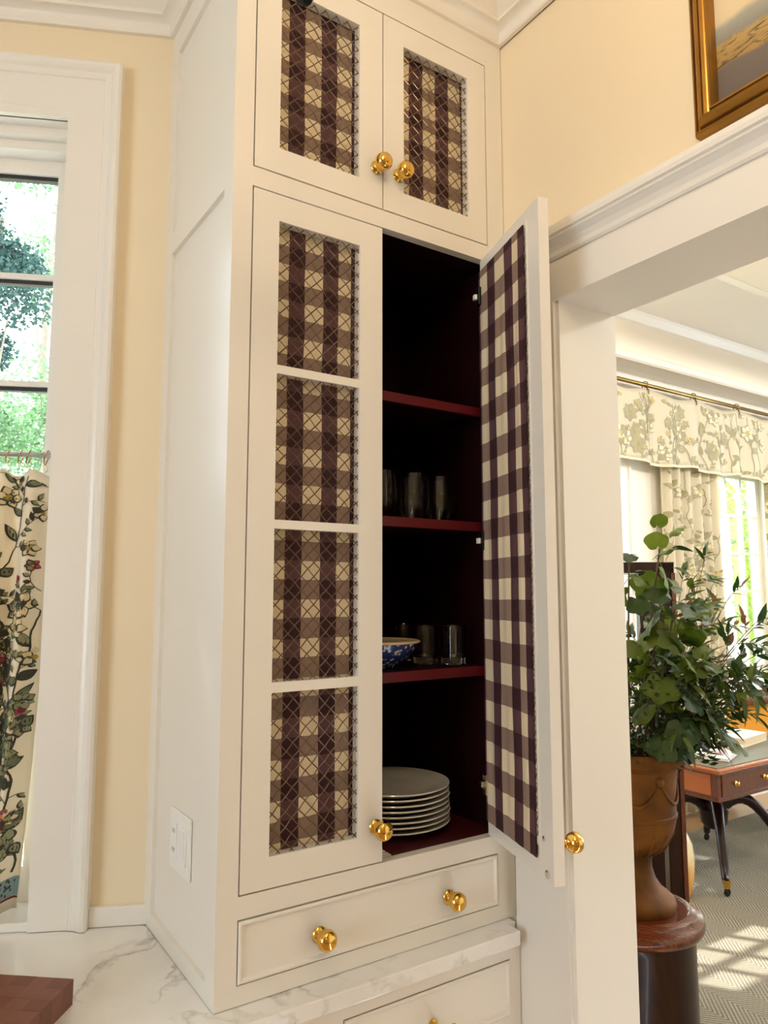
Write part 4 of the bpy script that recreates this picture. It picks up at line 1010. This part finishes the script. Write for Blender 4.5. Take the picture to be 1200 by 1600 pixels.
for i in range(46):                              # smaller broad leaves deeper in
    a = LR.uniform(-.5*PI, .9*PI); z = LR.uniform(.0, .46); r_ = LR.uniform(.05, .15)
    p = Vector((.07+r_*math.cos(a)*1.1, r_*math.sin(a)*.9-.02, z))
    leaf_obj(LR.choice(('broad', 'heart')), leaf_bright if LR.random() < .5 else leaf_dark, p, (math.cos(a)+LR.uniform(-.4, .4), math.sin(a)*.6-.3, LR.uniform(-.9, .4)), LR.uniform(.05, .08), LR.uniform(-.7, .7)); count[0] += 1
for p in (((.0, 0, -.2), (.06, .0, .3), (.125, 0, .66)), ((0, 0, -.2), (.0, 0, .2), (.02, 0, .58)), ((.02, 0, -.2), (.04, -.05, .15), (.09, -.06, .45)), ((.02, .03, -.2), (.10, 0, .2), (.15, -.02, .44)), ((-.03, 0, -.2), (-.05, 0, .2), (-.12, 0, .45))):
    b = MB(); b.tube(curve(*p), [.0045-.002*i/10 for i in range(11)], 6); b.build('stem', stem_m, fa)
# fine sprays reaching out to the right
DB = [leaf_dark, leaf_dark, leaf_bronze]
twigs((.25, .0, .56), (0, 0, .06), [leaf_dark, leaf_bronze, leaf_bright], .5, 6, 6, .05, .10)
twigs((.45, .02, .42), (-.02, 0, .10), DB, .4, 8, 6, .05, .13)
twigs((.46, -.06, .30), (0, 0, .12), DB, .35, 8, 7, .045, .14)
twigs((.36, .08, .46), (0, 0, .06), DB, .45, 7, 6, .05, .12)
twigs((.33, -.1, .36), (0, 0, .1), [leaf_dark], .3, 8, 7, .05, .13)
twigs((.30, .12, .40), (0, 0, .06), [leaf_dark, leaf_bright], .3, 8, 7, .05, .13)
twigs((.40, .1, .20), (0, 0, .12), DB, .3, 8, 7, .045, .14)
twigs((.22, .1, .50), (0, 0, .0), [leaf_dark, leaf_bright], .35, 8, 7, .05, .12)
twigs((.18, -.05, .48), (0, 0, .0), [leaf_dark, leaf_bright], .35, 8, 7, .05, .12)
twigs((.38, .0, .28), (0, 0, .1), [leaf_dark], .3, 9, 7, .05, .14)
twigs((.30, -.12, .22), (0, 0, .1), [leaf_dark, leaf_bright], .3, 9, 7, .05, .14)
twigs((.25, .15, .30), (0, 0, .1), [leaf_dark], .3, 9, 7, .05, .14)
twigs((.10, .12, .42), (0, 0, .0), [leaf_dark], .3, 8, 7, .05, .13)
twigs((-.30, .05, .3), (0, 0, .15), DB, .3, 8, 7, .05, .13)
twigs((-.12, .2, .4), (0, 0, .1), [leaf_dark], .3, 8, 7, .05, .13)
twigs((-.22, -.12, .2), (0, 0, .15), [leaf_dark], .3, 8, 7, .05, .13)
# arching sprays of drooping lance-shaped leaves
spray((.44, -.06, .25), (.0, 0, .24), ['lance'], 15, .085, [leaf_dark], .25, .7)
spray((.33, -.12, .20), (.0, 0, .24), ['lance'], 15, .085, [leaf_dark, leaf_dark, leaf_bright], .25, .7)
spray((.20, -.16, .11), (.02, 0, .24), ['lance'], 14, .08, [leaf_dark], .25, .7)
spray((.10, -.18, .07), (0, 0, .22), ['lance', 'slim'], 14, .075, [leaf_dark, leaf_bright], .3, .6)
spray((.32, .05, .25), (0, 0, .2), ['lance'], 15, .085, [leaf_dark], .25, .6)
spray((.40, .06, .21), (0, 0, .26), ['lance'], 14, .085, [leaf_dark], .25, .7)
spray((.25, .10, .21), (0, 0, .24), ['lance'], 13, .085, [leaf_dark], .25, .6)
spray((-.25, -.1, .10), (0, 0, .24), ['lance'], 11, .09, [leaf_dark], .3, .7)
spray((.18, -.16, .30), (0, 0, .1), ['lance'], 12, .075, [leaf_dark, leaf_bright], .35, .4)
leaf_obj('lance', leaf_dark, Vector((.175, -.14, .065)), (.8, -.1, -.42), .115, .2); leaf_obj('lance', leaf_dark, Vector((.33, -.1, .13)), (.75, -.1, -.5), .10, -.2)
fine.build('small_leaves', FINE, fa, kind='stuff', smooth=True)
# dense small-leaved filler in the heart of the arrangement
b = MB(); LF = random.Random(17)
for i in range(1800):
    r = LF.random()**.6; a = LF.uniform(0, 2*PI); zc = LF.uniform(-.02, .30)
    rad = (.16+.10*math.sin(PI*min(1, (zc+.04)/.36)))*r
    p = Vector((.04+rad*math.cos(a)*1.15, rad*math.sin(a)*.8, zc)); d = Vector((math.cos(a), math.sin(a), LF.uniform(-.5, .8))).normalized()
    s = d.cross(Vector((LF.uniform(-1, 1), LF.uniform(-1, 1), 1))).normalized(); L = LF.uniform(.018, .034)
    b.mi = LF.randint(0, 4)//4; b.add([p, p+d*L*.5+s*L*.25, p+d*L, p+d*L*.5-s*L*.25], [(0,1,2,3)])
b.build('filler_leaves', [leaf_dark, leaf_bright], fa, kind='stuff')

# ------------------------------------------------------------------ tall mahogany stand and glazed jar behind the pedestal
FXs, FYs = 2.475, 1.845
st = thing('display_stand', 'tall open mahogany stand with square posts behind the urn', 'stand', (FXs, FYs, 0), -YAW)
for x in (-.20, .035):
    for y in (0, .22):
        b = MB(); b.box(x, x+.065, y, y+.05, 0, 1.742); b.build('post', mahog_dark, st, bevel=.003)
        if y == 0: k = MB(); k.box(x+.05, x+.066, y-.006, y+.004, .03, 1.70); k.build('edge_moulding', mahog, st)
b = MB(); b.box(-.20, .10, 0, .27, 1.70, 1.743); b.build('top_rail', mahog_dark, st, bevel=.003)
b = MB(); b.box(-.20, .10, .01, .26, .10, .125); b.build('lower_shelf', mahog_dark, st)
jr = thing('glazed_jar', 'tall honey and cream glazed jar on the rug behind the dark stand', 'jar', (3.63, 2.60, 0))
def jar_m():
    t = NT('honey_glaze'); sp = t.n('SeparateXYZ'); v = t.coord(); t.l(v, sp.inputs[0])
    f = t.math('ADD', sp.outputs[2], t.math('MULTIPLY', t.noise(9, 3, v), .25))
    t.l(t.ramp(f, [(.10, srgb('#C9883A')), (.22, srgb('#DDAA5C')), (.33, srgb('#EAD9B0')), (.48, srgb('#EFE6CC'))]), t.b.inputs['Base Color']); t.b.inputs['Roughness'].default_value = .25; return t.m
b = MB(); b.lathe([(.0001, 0), (.06, 0), (.07, .02), (.085, .10), (.09, .19), (.082, .27), (.06, .32), (.048, .345), (.055, .37), (.05, .375), (.04, .34), (.0001, .33)], 36); b.build('body', jar_m(), jr, smooth='auto')

# ------------------------------------------------------------------ garden seen through the windows, and two unseen trees added to block sun
b = MB(); b.box(-40, 60, 3.7, 80, -.5, -.3); struct('ground', b, grass_m)
def tree(x, y, h, blobs, m, n, size, label, seed):
    t = thing('tree', label, 'tree', (x, y, -.3), group='garden trees'); R = random.Random(seed)
    b = MB(); b.tube([(0, 0, 0), (.1, 0, h*.3), (0, .1, h*.6), (.1, 0, h*.9)], [.16, .13, .09, .03], 10); b.build('trunk', bark, t, smooth=True)
    for (cx, cy, cz, r) in blobs[:4]:
        k = MB(); k.tube(curve((0, 0, max(.4, cz*.55)), (cx*.4, cy*.4, cz*.8), (cx, cy, cz)), [.03-.0024*i for i in range(11)], 6); k.build('branch', bark, t)
    b = MB()
    for i in range(n):
        cx, cy, cz, r = R.choice(blobs); d = Vector((R.gauss(0, 1), R.gauss(0, 1), R.gauss(0, 1))).normalized()*r*R.random()**.45
        p = Vector((cx, cy, cz))+Vector((d.x, d.y, d.z*.75)); a = Vector((R.gauss(0, 1), R.gauss(0, 1), R.gauss(0, .6))).normalized(); s = a.orthogonal().normalized()
        s = Matrix.Rotation(R.uniform(0, 6), 3, a) @ s; L = size*R.uniform(.6, 1.3)
        b.add([p, p+a*L*.5+s*L*.32, p+a*L, p+a*L*.5-s*L*.32], [(0,1,2,3)])
    b.build('foliage', m, t, kind='stuff')
def blobset(n, R_, zc, hh, r, seed):
    R = random.Random(seed); return [(R.uniform(-R_, R_), R.uniform(-R_, R_), zc+R.uniform(-hh, hh), r*R.uniform(.6, 1.2)) for _ in range(n)]
tree(.68, 9.3, 7.0, blobset(10, .40, 5.4, 1.3, .5, 1), leaf_tree3, 14000, .06, 'blue-green conifer close to the kitchen window', 1)
tree(1.9, 12.6, 6.5, blobset(18, 1.5, 4.5, 1.2, .85, 2), leaf_tree, 18000, .085, 'broad green tree in the middle of the kitchen window view', 2)
tree(2.3, 16.6, 11.5, blobset(9, 1.5, 9.3, 1.5, .95, 3), leaf_tree, 6000, .1, 'thin pale tree rising against the sky beyond the kitchen window', 3)
tree(-3.1, 5.6, 8.6, blobset(22, 1.1, 8.0, 1.5, 1.1, 4), leaf_tree, 9000, .2, 'added out-of-view tree keeping sun off the kitchen window', 4)  # unseen, put in to block the sun at the kitchen window
tree(11.5, 7.5, 3.6, blobset(14, 1.5, 2.4, 1.3, .9, 5), leaf_tree2, 7000, .12, 'yellow-green shrubby tree outside the far window', 5)
tree(16.5, 9.6, 4.2, blobset(14, 1.8, 2.6, 1.5, 1.0, 6), leaf_tree, 7000, .14, 'green tree behind the shrubby one outside the far window', 6)
tree(7.5, 8.5, 4.2, blobset(12, 1.5, 2.6, 1.4, 1.0, 7), leaf_tree2, 5000, .13, 'yellow-green tree outside the left far window', 7)
tree(2.6, 7.1, 8.0, blobset(14, 1.0, 7.4, 1.0, .9, 8), leaf_tree, 6000, .16, 'added out-of-view tree keeping sun off the left far window', 8)  # unseen crown placed in the sun path of the left far window
